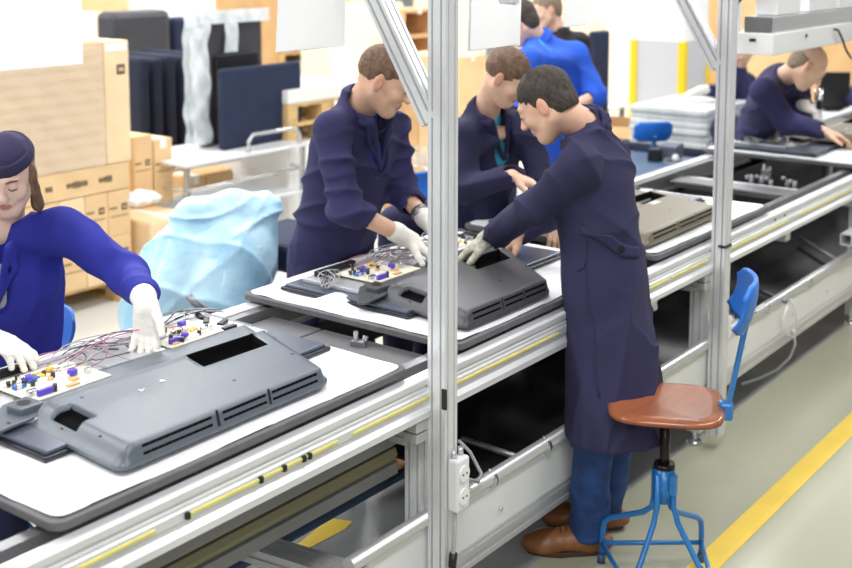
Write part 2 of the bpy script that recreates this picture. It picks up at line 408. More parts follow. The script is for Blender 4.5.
# ---- anatomy
def basis(f, u=(0, 0, 1)):
    f = Vector(f).normalized(); u = Vector(u); r = f.cross(u).normalized(); u = r.cross(f)
    return r, f, u
class Head:
    def __init__(s, c, f, u=(0, 0, 1), sc=1.0): s.c = Vector(c); s.r, s.f, s.u = basis(f, u); s.s = sc; s.R = np.array([s.r, s.f, s.u]).T
    def p(s, x, y, z): return s.c + (s.r*x + s.f*y + s.u*z)*s.s
    def e(s, S, c, r, k=.02, sub=False): S.ell(s.p(*c), [q*s.s for q in r], s.R, k*s.s, sub)
    def k(s, S, a, b, ra, rb=None, k=.015, sub=False): S.cap(s.p(*a), s.p(*b), ra*s.s, None if rb is None else rb*s.s, k*s.s, sub=sub)
    def skin(s, S, fem=False):
        s.e(S, (0, -.018, .035), (.076, .095, .085))
        s.e(S, (0, .03, -.02), (.062 if not fem else .059, .062, .088), .03)
        s.e(S, (0, .058, -.098), (.026 if not fem else .021, .026, .02), .035)
        for q in (-1, 1):
            s.k(S, (q*.056, -.005, -.05), (q*.022, .055, -.098), .017, .014, .035)
            s.e(S, (q*.042, .062, -.028), (.02, .018, .018), .025)
            s.e(S, (q*.032, .101, .008), (.018, .015, .011), .014, True)
            s.e(S, (q*.031, .079, .004), (.0145, .0145, .0125), .004)
            s.e(S, (q*.079, -.008, -.008), (.009, .019, .031), .008)
            s.e(S, (q*.088, -.002, -.004), (.006, .009, .017), .006, True)
            s.k(S, (q*.014, .087, .027), (q*.045, .077, .026), .009, .008, .014)
            s.e(S, (q*.011, .104, -.034), (.008, .009, .007), .008)
        s.k(S, (0, .088, .012), (0, .108, -.026), .008, .0105, .014)
        s.e(S, (0, .111, -.03), (.0095, .0095, .009), .01)
        s.k(S, (-.018, .083, -.058), (.018, .083, -.058), .0075, None, .01); s.e(S, (0, .09, -.057), (.012, .008, .0055), .007)
        s.e(S, (0, .087, -.069), (.016, .009, .0065), .007)
        s.k(S, (-.02, .098, -.0628), (.02, .098, -.0628), .0035, None, .004, True)
        return S
    def lips(s, C):
        q = (C-np.array(s.c))@s.R/s.s
        return (np.abs(q[:, 0]) < .021) & (q[:, 1] > .075) & (np.abs(q[:, 2]+.063) < .0125-.2*np.abs(q[:, 0]))
    def ears(s, C):
        q = (C-np.array(s.c))@s.R/s.s
        return (np.abs(q[:, 0]) > .078) & (np.abs(q[:, 2]+.008) < .034) & (np.abs(q[:, 1]+.008) < .02)
    def hair(s, h=.005, thick=.006, line=.05, nape=-.075, top=None, bald=False):
        thick -= .002
        S = SDF()
        s.e(S, (0, -.018, .036), (.076+thick, .095+thick, .085+thick*1.6), .01)
        if nape < -.05: s.e(S, (0, -.052, -.03), (.06+thick, .05+thick, .055), .03)
        s.e(S, (0, .125, -.045), (.105, .10, .105+line-.05), .012, True)         # face opening
        for q in (-1, 1):
            s.e(S, (q*.085, .03, -.055), (.035, .045, .06), .008, True); s.e(S, (q*.088, -.008, -.012), (.02, .024, .038), .004, True)
        if bald: S.clip(s.p(0, 0, .02), s.u+s.f*.15)
        S.clip(s.p(0, 0, nape), -s.u)
        return S.raw(h, lambda P: .0022*np.sin(P@np.array([210., 160, 40])+3*np.sin(P@np.array([40., 50, 60])))*np.sin(P@np.array([60., -170, 150])))
    def brows(s, parent, m='brow', eyes=True, lash=True):
        B = MB()
        for q in (-1, 1):
            B.tube([s.p(q*.015, .098, .025), s.p(q*.03, .096, .031), s.p(q*.048, .083, .026)], [.003*s.s, .004*s.s, .002*s.s], 6)
        B.split('eyebrow', m, parent)
        if lash:
            B = MB()
            for q in (-1, 1):
                B.tube([s.p(q*.018, .0905, .0), s.p(q*.031, .0945, -.004), s.p(q*.044, .087, -.001)], [.0012*s.s, .002*s.s, .0012*s.s], 6)
            B.split('eyelash', 'hair_dark', parent)

def hand(S, w, d, n, side=1, curl=(.35, .4, .45, .5), L=1.0, th=.5, fat=0.0, spread=.12, thumb_in=.3):
    """w wrist, d pointing direction, n palm normal (the way the palm faces); side picks where the thumb is"""
    w = Vector(w); d = Vector(d).normalized(); n = Vector(n); n = (n-d*n.dot(d)).normalized(); s = d.cross(n)*side
    offs = (.030, .010, -.010, -.029); ln = (.95, 1.05, .98, .78); kr = (.086, .09, .086, .078)
    for i in range(4):
        k0 = w + s*offs[i]*.55*L; k1 = w + (d*kr[i] + s*offs[i])*L
        S.cap(k0, k1, .0145*L+fat, .0115*L+fat, .014)
        dd = (d + s*spread*(1.5-i)*.6).normalized(); nn = n; p = k1; a = 0; c = curl[i]
        for seg, r0, r1 in ((.043, .0098, .009), (.027, .009, .0085), (.022, .0083, .007)):
            a += c*(1.0 if seg > .04 else .8)
            q = p + (dd*math.cos(a)+nn*math.sin(a))*seg*ln[i]*L
            S.cap(p, q, r0*L+fat, r1*L+fat, .003); p = q
    S.ell(w+(d*.045+n*.006)*L, (.036*L+fat, .044*L+fat, .015*L+fat), np.array([s, d, n]).T, .015)
    p = w + (d*.018+s*.022+n*.006)*L; td = (d*.62 + s*.72*th*1.4 + n*thumb_in).normalized()
    for seg, r0, r1 in ((.04, .0155, .0125), (.032, .0125, .011), (.026, .0105, .0085)):
        q = p + td*seg*L; S.cap(p, q, r0*L+fat, r1*L+fat, .006); p = q; td = (td*.9 + d*.35 + n*.12).normalized()
    return S
# ---------------------------------------------------------------- people
def lerp(a, b, t): return Vector(a)*(1-t)+Vector(b)*t
class Worker:
    def __init__(s, J, base, label, h=.006, W=1.0, hsc=1.0, skin='skin', fem=False):
        s.J = {k: Vector(v) for k, v in J.items()}; J = s.J; s.h = h; s.W = W; s.skin = skin
        s.root = empty('person', base, label, 'person')
        J['tf'] = J['tf'].normalized(); s.up = (J['neck']-J['hip']).normalized()
        s.chest = J['neck'] - s.up*.20; s.H = Head(J['hc'], J['hf'], J.get('hu', (0, 0, 1)), hsc); s.fem = fem; s.ends = {}
    def arm(s, S, q, r=(.036, .036, .027), k=.03, end=None, extra=0):
        end = s.ends.get(q, 1.0)
        J = s.J; S.cap(J[q+'S'], J[q+'E'], r[0]+extra, r[1]+extra, k)
        S.cap(J[q+'E'], lerp(J[q+'E'], J[q+'W'], end), r[1]+extra, (r[1]+(r[2]-r[1])*end)+extra, .02)
    def body(s, hands=None, legs=True, arms='LR'):
        J = s.J; S = SDF()
        s.H.skin(S, s.fem)
        S.cap(s.H.p(0, -.03, -.045), J['neck'], .052*s.W, .058*s.W, .035)
        S.cap(J['neck']-s.up*.02, s.chest, .055*s.W, .09*s.W, .03, n=J['tf'], sq=.6)
        S.cap(s.chest, J['hip'], .11*s.W, .11*s.W, .05, n=J['tf'], sq=.66)
        S.cap(lerp(J['LS'], J['RS'], .1), lerp(J['LS'], J['RS'], .9), .030, k=.04)
        for q in arms: s.arm(S, q)
        for fn in (hands or []): fn(S)
        if legs and 'LH' in J:
            for q in 'LR': S.chain([J[q+'H'], J[q+'K'], J[q+'A']], [.055, .045, .034], .03)
        P = [S.raw(s.h)]
        H = s.H
        s.body_o = sdf_mesh('body', P, [s.skin, 'lip', 'ear_red'], s.root, lambda C: np.where(H.lips(C), 1, np.where(H.ears(C), 2, 0)))
        return s.body_o
    def coat(s, m, hem=None, hemr=.21, sleeve=(1.0, 1.0), seed=1, vneck=None, amp=.005, wa=.155, name='work_coat', rs=(.064, .058, .048), collar=True, sq=.70, skirt0=.165, shr=.068, armsq=None):
        J = s.J; W = s.W; S = SDF(); T = J['tf']
        S.cap(J['hip'], s.chest, wa*W, (wa+.008)*W, .06, n=T, sq=sq)
        S.cap(lerp(J['LS'], J['RS'], .1)-s.up*.02, lerp(J['LS'], J['RS'], .9)-s.up*.02, shr-.006, k=.06)
        for q in 'LR': S.cap(lerp(J['neck'], J[q+'S'], .25)-s.up*.012, lerp(J['neck'], J[q+'S'], .92)+s.up*.004, .058*W, .054, k=.05)
        S.cap(s.chest, J['neck']-s.up*.01, .13*W, .082*W, .06, n=T, sq=.8)
        for q, e in zip('LR', sleeve):
            S.cap(J[q+'S'], J[q+'E'], rs[0], rs[1], .05)
            end = lerp(J[q+'E'], J[q+'W'], e); S.cap(J[q+'E'], end, rs[1], rs[2] if e > .7 else rs[1]*.92, .03)
            if e > .7: pass
            else:
                d = (J[q+'W']-J[q+'E']).normalized(); S.cap(end-d*.035, end+d*.012, rs[1]*.98, rs[1]*.98, .004)
        if hem is not None: S.chain([J['hip'], hem], [skirt0*W, hemr*W], .06, n=T, sq=.84)
        r, f, u = basis(T, s.up)
        nk = J['neck']
        if vneck:
            fw = wa*sq*W+.006; vneck = (vneck[0], fw); a = nk + T*.10 + s.up*.02; b = nk + T*fw - s.up*vneck[0]
            S.cap(a, b, .058, .024, .006, sub=True); S.cap(lerp(a, b, .5)+T*.01, b, .045, .03, .006, sub=True)
        nf = s.H.p(0, -.03, -.045)
        S.cap(nk - s.up*.03, nk + (nf-nk)*.6, .058*W, .068*W, .004, sub=True)
        if hem is not None:
            ax = (Vector(hem)-J['hip']).normalized(); S.clip(hem, ax*.35+Vector((0, 0, -1)))
            S.cap(lerp(J['hip'], hem, .6), Vector(hem)+ax*.1, .02, hemr*W-.02, .01, n=T, sq=.84, sub=True)
        for q, e in zip('LR', sleeve):
            en = lerp(J[q+'E'], J[q+'W'], e); d = (J[q+'W']-J[q+'E']).normalized()
            S.cap(en-d*.03, en+d*.10, .034, .046, .004, sub=True)
        el = [(J[q+'E'], (J[q+'W']-J[q+'S']).normalized()) for q in 'LR']
        s.coat_o = sdf_mesh(name, [S.raw(s.h, folds(amp, 19, seed, hip=J['hip'].z, elbows=el))], m, s.root)
        if collar:
            K = SDF()
            ax = (nf-nk).normalized(); cr, cf, cu = basis(T, ax)
            pts = []
            for i in range(15):
                a = math.radians(-140+280*i/14)-math.pi/2
                k = abs(i-7)/7
                pts.append(nk + (cr*math.cos(a) + cf*math.sin(a))*(.071+.006*k)*W + cu*(.028-.05*k**2) + cf*.02*k)
            for i in range(14):
                K.cap(pts[i], pts[i+1], .011, k=.006)
                K.cap(pts[i]-cu*.024+(pts[i]-nk-cu*(pts[i]-nk).dot(cu)).normalized()*.008, pts[i+1]-cu*.024+(pts[i+1]-nk-cu*(pts[i+1]-nk).dot(cu)).normalized()*.008, .011, k=.012)
            if vneck:
                for e in (pts[0], pts[-1]):
                    sd = 1 if (e-nk).dot(r) > 0 else -1
                    b = nk + T*(vneck[1]+.008) - s.up*vneck[0]; K.cap(e-cu*.01+T*.012, b+r*sd*.006, .016, .007, .008)
                    mid = lerp(e, b, .4) + r*sd*.03; K.cap(e-cu*.01+r*sd*.008, mid, .012, .010, .008); K.cap(mid, b, .010, .006, .008)
            sdf_mesh('collar', [K.raw(min(s.h, .006), folds(.002, 30, seed))], m, s.coat_o)
        return s.coat_o
    def tee(s, m):
        J = s.J; S = SDF(); T = J['tf']
        S.cap(J['hip'], s.chest, .140*s.W, .146*s.W, .05, n=T, sq=.69); S.cap(s.chest, J['neck']-s.up*.015, .115*s.W, .068*s.W, .06, n=T, sq=.8)
        S.cap(J['neck']+T*.03+s.up*.04, J['neck']+T*.10+s.up*.07, .05, .06, .01, sub=True)
        return sdf_mesh('t_shirt', [S.raw(.007)], m, s.root)
    def trousers(s, m, seed=3, hipr=.13):
        J = s.J; S = SDF()
        S.cap(lerp(J['LH'], J['RH'], .2), lerp(J['LH'], J['RH'], .8), .085, k=.05)
        for q in 'LR': S.chain([J[q+'H'], J[q+'K'], J[q+'A']], [.070, .068, .066], .03)
        for q in 'LR': S.clip(J[q+'A']-Vector((0, 0, .035)), (0, 0, -1)) if q == 'L' else None
        return sdf_mesh('trousers', [S.raw(.007, folds(.006, 30, seed, (0, 0, 1)))], m, s.root)
    def shoes(s, m, sole='sole'):
        J = s.J
        for q in 'LR':
            d = J[q+'T'].normalized(); a = Vector((J[q+'A'].x, J[q+'A'].y, 0)); heel = a - d*.055; sd = Vector((-d.y, d.x, 0))
            S = SDF()
            S.chain([heel+ZZ*.04, a+d*.06+ZZ*.05, a+d*.14+ZZ*.042, a+d*.19+ZZ*.035], [.036, .044, .044, .036], .03, n=ZZ, sq=.8)
            S.cap(a+ZZ*.05, a+ZZ*.085, .046, .044, .03); S.ell(a+d*.15+ZZ*.03, (.048, .06, .03), np.array([sd, d, ZZ]).T, .03)
            S.cap(a+ZZ*.07-d*.0, a+ZZ*.13, .030, .036, .006, sub=True)
            S.clip((0, 0, .012), (0, 0, -1))
            sh = sdf_mesh('shoe', [S.raw(.005)], m, s.root)
            B = MB(); n = 22; pl = []
            for i in range(n):
                t = 2*math.pi*i/n; al = math.cos(t); w_ = math.sin(t)
                p = a + d*(.072+.14*al) + sd*(.047 - .008*(al < 0) + .004*al)*w_; pl.append((p.x, p.y))
            B.prism(pl, 0, .018, .003); B.build('sole', sole, sh)
            B = MB()
            for k in range(3):
                c = a + d*(.055+.02*k) + ZZ*(.094-.006*k); B.tube([c-sd*.022, c+ZZ*.006, c+sd*.022], .003, 6)
            B.build('laces', sole, sh)
    def glove(s, q, d, n, side, m='glove', cuff=.07, **kw):
        S = SDF(); w = s.J[q+'W']; d = Vector(d).normalized(); ax = (s.J[q+'W']-s.J[q+'E']).normalized()
        hand(S, w, d, n, side, fat=.0025, **kw)
        S.cap(w-ax*cuff, w+d*.02, .036, .033, .015); S.cap(w-ax*(cuff+.003), w-ax*(cuff-.01), .038, .038, .003)
        return sdf_mesh('glove', [S.raw(.0038, folds(.0012, 60, 5))], m, s.root)
    def hairdo(s, m, **kw): return sdf_mesh('hair', [s.H.hair(**kw)], m, s.root)

rimg = RR; aw = HH
def hv(r=0, a=0, z=0): return (RR*r + HH*a + ZZ*z).normalized()   # image-right, away, up components

# --- man in the foreground, back to the camera
hipF = at(604, 278, 4.05)
fg = Worker(dict(hc=at(546, 104, 4.0), hf=hv(-.78, .30, -.55), hu=(0, 0, 1), neck=at(586, 127, 4.03), hip=hipF, tf=hv(-.90, .45, 0),
    LS=at(578, 166, 3.84), LE=at(535, 208, 3.98), LW=at(490, 238, 4.27), RS=at(607, 155, 4.16), RE=at(570, 205, 4.42), RW=at(522, 232, 4.5),
    LH=at(608, 300, 4.02), LK=at(594, 430, 3.97), LA=Vector((.835, -.01, .09)), LT=Vector((-.58, .81, 0)),
    RH=at(618, 300, 4.1), RK=at(617, 430, 4.12), RA=Vector((1.03, .03, .09)), RT=Vector((-.5, .86, 0))),
    (.93, 0, 0), 'man seen from behind in a long navy work coat, jeans and brown shoes', h=.0055, W=1.0, hsc=.98, skin='skin_tan')
fg.ends = {'L': .95}
fg.body(hands=[lambda S: hand(S, fg.J['RW'], hv(-.7, .2, -.6), hv(0, .3, -1), 1, curl=(.5, .6, .6, .6))])
fg.coat('navy', hem=at(615, 432, 4.02), hemr=.205, seed=6, wa=.160, sq=.84, amp=.012, rs=(.066, .062, .044), skirt0=.158)
fg.trousers('jeans'); fg.shoes('shoe')
fg.hairdo('hair_dark', line=.05, nape=-.055)
fg.H.brows(fg.root)
fg.glove('L', hv(-.75, .35, -.45), hv(-.1, .2, -1), 1, 'glove_dot', cuff=.03, curl=(.35, .5, .6, .6))
def on_surface_strip(co, origin, pts, half, thick, name, m, parent, target=None):
    pass
# belt across the back, found by casting on the coat
def strip_on(target, pts, w, lift, name, m, parent, updir=ZZ, sub=6, towards=None):
    """pts: world points near the surface; each is snapped to target along the line to the camera side"""
    o = target; org = ORI[o.name]; out = []
    P = []
    for i in range(len(pts)-1):
        for j in range(sub): P.append(lerp(pts[i], pts[i+1], j/sub))
    P.append(Vector(pts[-1]))
    B = MB(); rows = []
    for p in P:
        row = []
        for e in (-.5, -.2, .2, .5):
            q = p + updir*w*e
            ok, loc, nor, _ = o.closest_point_on_mesh(q - org)
            row.append((loc + org + nor*lift, nor))
        rows.append(row)
    V = [[B.bm.verts.new(c) for c, _ in row] for row in rows]; U = [[B.bm.verts.new(c - n*(lift+.002)) for c, n in row] for row in rows]
    n = len(V)
    for i in range(n-1):
        for j in range(3):
            B.bm.faces.new((V[i][j], V[i+1][j], V[i+1][j+1], V[i][j+1])).smooth = True
        B.bm.faces.new((V[i][0], U[i][0], U[i+1][0], V[i+1][0])); B.bm.faces.new((V[i][3], V[i+1][3], U[i+1][3], U[i][3]))
    for i in (0, n-1):
        for j in range(3): B.bm.faces.new((V[i][j], V[i][j+1], U[i][j+1], U[i][j]))
    return B.build(name, m, parent)
dg = bpy.context.evaluated_depsgraph_get(); bpy.context.view_layer.update()
bl = strip_on(fg.coat_o, [at(574, 231, 3.86), at(600, 241, 3.84), at(632, 252, 3.86), at(644, 252, 3.95)], .034, .005, 'back_belt', 'navy', fg.coat_o)
okb, lb, nb, _ = fg.coat_o.closest_point_on_mesh(at(633, 251, 3.85)-ORI[fg.coat_o.name])
B = MB(); c = lb+ORI[fg.coat_o.name]; B.tube([c+nb*.004, c+nb*.011], .011, 14); B.build('button', 'black', bl)
strip_on(fg.coat_o, [at(556, 272, 3.85), at(578, 262, 3.8)], .012, .004, 'pocket_welt', 'navy', fg.coat_o)
strip_on(fg.coat_o, [at(579, 250, 3.80), at(584, 320, 3.80), at(596, 400, 3.80)], .006, .0025, 'side_seam', 'navy', fg.coat_o, updir=RR)

# --- tall man behind the line, left
ml = Worker(dict(hc=at(385, 80, 4.32), hf=hv(.84, -.12, -.42), neck=at(361, 106, 4.40), hip=at(330, 262, 4.78), tf=hv(.75, -.62, 0),
    RS=at(330, 130, 4.26), RE=at(346, 208, 4.18), RW=at(408, 238, 4.34), LS=at(392, 128, 4.62), LE=at(402, 192, 4.66), LW=at(428, 222, 4.5),
    LH=Vector((.92, 1.16, .92)), LK=Vector((.90, 1.12, .5)), LA=Vector((.87, 1.08, .09)), LT=Vector((.2, -1, 0)),
    RH=Vector((.72, 1.16, .92)), RK=Vector((.62, 1.12, .5)), RA=Vector((.60, 1.10, .09)), RT=Vector((-.2, -1, 0))),
    (.73, 1.1, 0), 'tall short-haired man in an open navy work coat with rolled sleeves, behind the line', h=.006, W=1.08, hsc=1.0, skin='skin_tan')
ml.ends = {'L': .95, 'R': .95}
ml.body()
ml.coat('navy2', hem=Vector((.78, 1.14, .48)), hemr=.19, seed=9, sleeve=(.26, .20), vneck=(.26, .14), amp=.013, wa=.168, sq=.78, rs=(.068, .062, .05), skirt0=.165)
ml.tee('tee_blue'); ml.trousers('navy'); ml.shoes('orange_shoe')
ml.hairdo('hair_brown', line=.052, nape=-.02, thick=.005)
ml.H.brows(ml.root)
ml.glove('R', hv(.75, -.1, -.55), hv(-.2, -.2, -1), -1, cuff=.06, curl=(.4, .5, .5, .5))
ml.glove('L', hv(.6, -.35, -.6), hv(0, -.2, -1), 1, cuff=.03, curl=(.4, .5, .5, .5))
B = MB(); w = lerp(ml.J['LE'], ml.J['LW'], .72); d = (ml.J['LW']-ml.J['LE']).normalized(); B.tube([w-d*.01, w+d*.01], .037, 18)
B.sph(w+hv(-.4, -.8, .3)*.034, .016, 10, (1, 1, 1)); B.build('wristwatch', 'alu_dark', ml.root)
B = MB()
nk = ml.J['neck']; T = ml.J['tf']; r_, f_, u_ = basis(T, ml.up)
B.tube([nk + r_*.05*math.cos(t)*1.1 + T*(.075+.05*math.sin(t)) - ml.up*(.01+.09*math.sin(t)) for t in [math.pi*i/10 for i in range(11)]], .002, 6); B.build('necklace', 'black', ml.root)

# --- woman seated at the left
wo = Worker(dict(hc=at(8, 174, 3.55), hf=hv(.10, -.90, -.36), neck=at(3, 227, 3.64), hip=at(12, 400, 3.92), tf=hv(.10, -1, 0),
    LS=at(64, 231, 3.64), LE=at(128, 272, 3.66), LW=at(147, 302, 3.42), RS=at(-60, 236, 3.6), RE=at(-62, 330, 3.42), RW=at(-20, 334, 3.22),
    LH=at(28, 420, 3.9), LK=at(65, 470, 3.55), LA=Vector((-.40, 1.15, .09)), LT=Vector((0, -1, 0)),
    RH=at(-10, 420, 3.85), RK=at(5, 480, 3.45), RA=Vector((-.68, 1.15, .09)), RT=Vector((0, -1, 0))),
    (-.50, 1.3, 0), 'seated young woman in a royal blue work coat, dark cap and white gloves', h=.006, W=.96, hsc=.94, skin='skin_pale', fem=True)
wo.ends = {'L': .88, 'R': .9}
kn = Vector((-.38, 1.12, .55)); wo.J['LK'] = kn; wo.J['RK'] = Vector((-.66, 1.14, .55))
wo.J['LH'] = Vector((wo.J['hip'].x+.09, wo.J['hip'].y, .62)); wo.J['RH'] = Vector((wo.J['hip'].x-.09, wo.J['hip'].y+.02, .62))
wo.body()
wo.coat('royal', hem=wo.J['hip']+Vector((0, 0, -.10)), hemr=.19, seed=12, vneck=(.24, .15), amp=.013, wa=.175, sq=.76, rs=(.066, .062, .046), shr=.062)
wo.tee('tee_grey'); wo.trousers('navy'); wo.shoes('shoe')
# hair hanging to the collar
H = wo.H; S = SDF(); H.e(S, (0, -.035, .03), (.080, .088, .082), .01); H.k(S, (-.072, .005, .02), (-.078, .0, -.12), .016, .022, .03); H.k(S, (.072, .005, .02), (.078, .0, -.12), .016, .022, .03); H.k(S, (.076, .0, -.11), (.060, .02, -.155), .022, .010, .03)
H.k(S, (.0, -.08, .0), (.0, -.065, -.13), .05, .035, .03)
sdf_mesh('hair', [S.raw(.006, folds(.003, 60, 2, (1, 0, .1)))], 'hair_brown', wo.root)
S = SDF(); H.e(S, (0, -.02, .034), (.084, .106, .094), .01)
S.clip(H.p(0, .08, .040), -H.u*1.0+H.f*.0+H.f*-.18)
cp = sdf_mesh('cap', [S.raw(.005, folds(.004, 30, 8))], 'navy_cap', wo.root)
S = SDF(); H.e(S, (0, -.02, .034), (.0875, .1095, .097), .01); S.clip(H.p(0, .08, .038), -H.u-H.f*.18); S.clip(H.p(0, .08, .072), H.u+H.f*.18)
sdf_mesh('cap_band', [S.raw(.004)], 'navy_cap', cp)
H.brows(wo.root, 'hair_brown')
wo.glove('L', hv(.02, -.25, -1), hv(-.2, -.9, .2), -1, cuff=.05, curl=(.12, .15, .2, .3), spread=.12, L=.95)
wo.glove('R', hv(.9, -.2, -.25), hv(0, 0, -1), 1, cuff=.05, curl=(.25, .3, .35, .4), L=.95)
for k, (x, y) in enumerate(((14, 290), (16, 322))):
    bpy.context.view_layer.update()
    ok, l, n_, _ = wo.coat_o.closest_point_on_mesh(at(x-8, y, 3.45)-ORI[wo.coat_o.name]); c = l+ORI[wo.coat_o.name]
    B = MB(); B.tube([c-n_*.002, c+n_*.005], .009, 14); B.build('button', 'button', wo.coat_o)

# --- man half hidden behind the man in the foreground
m2 = Worker(dict(hc=at(507, 77, 4.9), hf=hv(.74, -.32, -.52), neck=at(486, 110, 5.02), hip=at(482, 250, 5.5), tf=hv(.55, -.75, 0),
    RS=at(462, 138, 4.92), RE=at(464, 190, 4.86), RW=at(512, 176, 4.72), LS=at(524, 130, 5.1), LE=at(545, 190, 5.1), LW=at(540, 215, 4.9),
    LH=Vector((1.50, 1.22, .90)), LK=Vector((1.5, 1.2, .5)), LA=Vector((1.50, 1.18, .09)), LT=Vector((0, -1, 0)),
    RH=Vector((1.3, 1.22, .90)), RK=Vector((1.3, 1.2, .5)), RA=Vector((1.30, 1.18, .09)), RT=Vector((0, -1, 0))),
    (1.4, 1.2, 0), 'brown-haired man in a navy coat over a cyan t-shirt, half hidden behind the front man', h=.007, W=1.0, hsc=.94, skin='skin')
m2.body(hands=[lambda S: hand(S, m2.J['RW'], hv(.9, -.1, -.3), hv(0, 0, -1), -1), lambda S: hand(S, m2.J['LW'], hv(.5, -.4, -.6), hv(0, 0, -1), 1)])
m2.coat('navy', hem=Vector((1.4, 1.22, .5)), hemr=.19, seed=21, vneck=(.24, .13), amp=.011, rs=(.066, .060, .05), sq=.76)
m2.tee('tee_cyan'); m2.trousers('navy'); m2.shoes('shoe'); m2.hairdo('hair_brown', line=.045, nape=-.05, thick=.008); m2.H.brows(m2.root)

# --- man in the bright blue shirt, back turned
def simple_legs(J, c, d, z=.92, wdt=.1, toe=(0, -1, 0)):
    c = Vector(c); s_ = Vector(d)*wdt
    for q, e in (('L', 1), ('R', -1)):
        J[q+'H'] = Vector((c.x, c.y, z))+s_*e; J[q+'K'] = Vector((c.x, c.y, .5))+s_*e; J[q+'A'] = Vector((c.x, c.y, .09))+s_*e*1.2; J[q+'T'] = Vector(toe)
    return J
p = at(566, 150, 6.75); J = dict(hc=at(519, 22, 6.55), hf=hv(-.8, .2, -.5), neck=at(538, 40, 6.6), hip=at(563, 155, 6.75), tf=hv(-.5, .85, 0),
    LS=at(527, 62, 6.35), LE=at(522, 110, 6.3), LW=at(500, 130, 6.2), RS=at(577, 55, 6.7), RE=at(594, 97, 6.62), RW=at(560, 112, 6.4))
simple_legs(J, p, hv(1, 0, 0), toe=hv(-.5, .85, 0))
mb_ = Worker(J, (p.x, p.y, 0), 'man bending forward in a bright blue short-sleeved shirt behind the two heads at the centre', h=.009)
mb_.body(hands=[lambda S: hand(S, mb_.J['RW'], hv(-.9, 0, -.3), hv(0, 0, -1), 1), lambda S: hand(S, mb_.J['LW'], hv(-.9, 0, -.3), hv(0, 0, -1), -1)])
mb_.coat('bright_blue', hem=mb_.J['hip']-ZZ*.15, hemr=.16, sleeve=(.02, .02), seed=31, name='work_shirt', rs=(.07, .066, .06), wa=.172, shr=.074, amp=.006)
bpy.context.view_layer.update()
strip_on(mb_.coat_o, [at(545, 28, 6.45), at(547, 56, 6.45)], .02, .004, 'piping', 'tee_cyan', mb_.coat_o, updir=RR)
mb_.trousers('navy'); mb_.shoes('shoe'); mb_.hairdo('hair_dark')

# --- man in black
p = at(573, 120, 8.1); J = dict(hc=at(546, 9, 8.0), hf=hv(-.9, -.25, -.25), neck=at(558, 32, 8.05), hip=at(570, 125, 8.15), tf=hv(-.8, -.4, 0),
    RS=at(550, 48, 7.95), RE=at(556, 85, 7.9), RW=at(545, 105, 7.85), LS=at(580, 42, 8.2), LE=at(592, 78, 8.2), LW=at(583, 101, 8.1))
simple_legs(J, p, hv(1, 0, 0), toe=hv(-.8, -.4, 0))
mk = Worker(J, (p.x, p.y, 0), 'grey-haired man in a black jacket standing furthest back at the top centre', h=.009)
mk.body(hands=[lambda S: hand(S, mk.J['LW'], hv(-.2, 0, -1), hv(-1, 0, 0), 1), lambda S: hand(S, mk.J['RW'], hv(-.2, 0, -1), hv(-1, 0, 0), 1)])
mk.coat('black_cloth', hem=mk.J['hip']-ZZ*.12, hemr=.16, seed=41, name='jacket'); mk.trousers('black_cloth'); mk.shoes('shoe'); mk.hairdo('hair_grey')

# --- balding man over the far television
bd = Worker(dict(hc=at(808, 66, 6.5), hf=hv(.70, -.12, -.70), hu=hv(.35, 0, 1), neck=at(782, 78, 6.68), hip=at(745, 150, 7.75), tf=hv(.8, -.5, -.2),
    RS=at(763, 90, 6.5), RE=at(788, 124, 6.55), RW=at(824, 131, 6.5), LS=at(797, 84, 7.0), LE=at(802, 118, 7.0), LW=at(803, 104, 6.7),
    LH=Vector((4.95, 1.22, .9)), LK=Vector((4.95, 1.18, .5)), LA=Vector((4.95, 1.14, .09)), LT=Vector((0, -1, 0)),
    RH=Vector((4.77, 1.22, .9)), RK=Vector((4.77, 1.18, .5)), RA=Vector((4.75, 1.14, .09)), RT=Vector((0, -1, 0))),
    (4.86, 1.2, 0), 'balding man in a navy coat bent over the far television, holding an electric screwdriver', h=.008, skin='skin')
bd.ends = {'L': .9}
bd.body(hands=[lambda S: hand(S, bd.J['RW'], hv(.9, -.1, -.25), hv(0, 0, -1), -1)])
bd.coat('navy2', hem=Vector((4.86, 1.22, .5)), hemr=.19, seed=51, sleeve=(.92, .9), rs=(.070, .062, .05), wa=.165, amp=.011)
bd.trousers('navy'); bd.shoes('shoe'); bd.hairdo('hair_grey', bald=True, thick=.003); bd.H.brows(bd.root)
bd.glove('L', hv(.6, -.3, -.3), hv(.5, -.2, -.6), 1, cuff=.04, curl=(.9, .9, .9, .9))

# --- person mostly behind the second upright
p = at(732, 130, 9.3); J = dict(hc=at(741, 50, 9.2), hf=hv(-.75, -.5, -.4), neck=at(736, 69, 9.25), hip=at(732, 140, 9.3), tf=hv(-.7, -.6, 0),
    RS=at(726, 84, 9.1), RE=at(727, 93, 8.85), RW=at(703, 89, 8.75), LS=at(748, 82, 9.4), LE=at(752, 114, 9.3), LW=at(740, 128, 9.0))
simple_legs(J, p, hv(1, 0, 0), toe=hv(-.7, -.6, 0))
hp = Worker(J, (p.x, p.y, 0), 'person hidden behind the right-hand upright, one white-gloved hand resting on the wrapped panels', h=.009)
hp.ends = {'R': .9}
hp.body(hands=[lambda S: hand(S, hp.J['LW'], hv(-.6, -.5, -.5), hv(0, 0, -1), 1)])
hp.coat('navy2', hem=Vector((p.x, p.y, .5)), hemr=.18, sleeve=(.35, .8), seed=61); hp.trousers('navy'); hp.shoes('shoe'); hp.hairdo('hair_dark')
hp.glove('R', hv(-.9, -.1, -.25), hv(0, 0, -1), -1, cuff=.05, curl=(.2, .2, .2, .2))

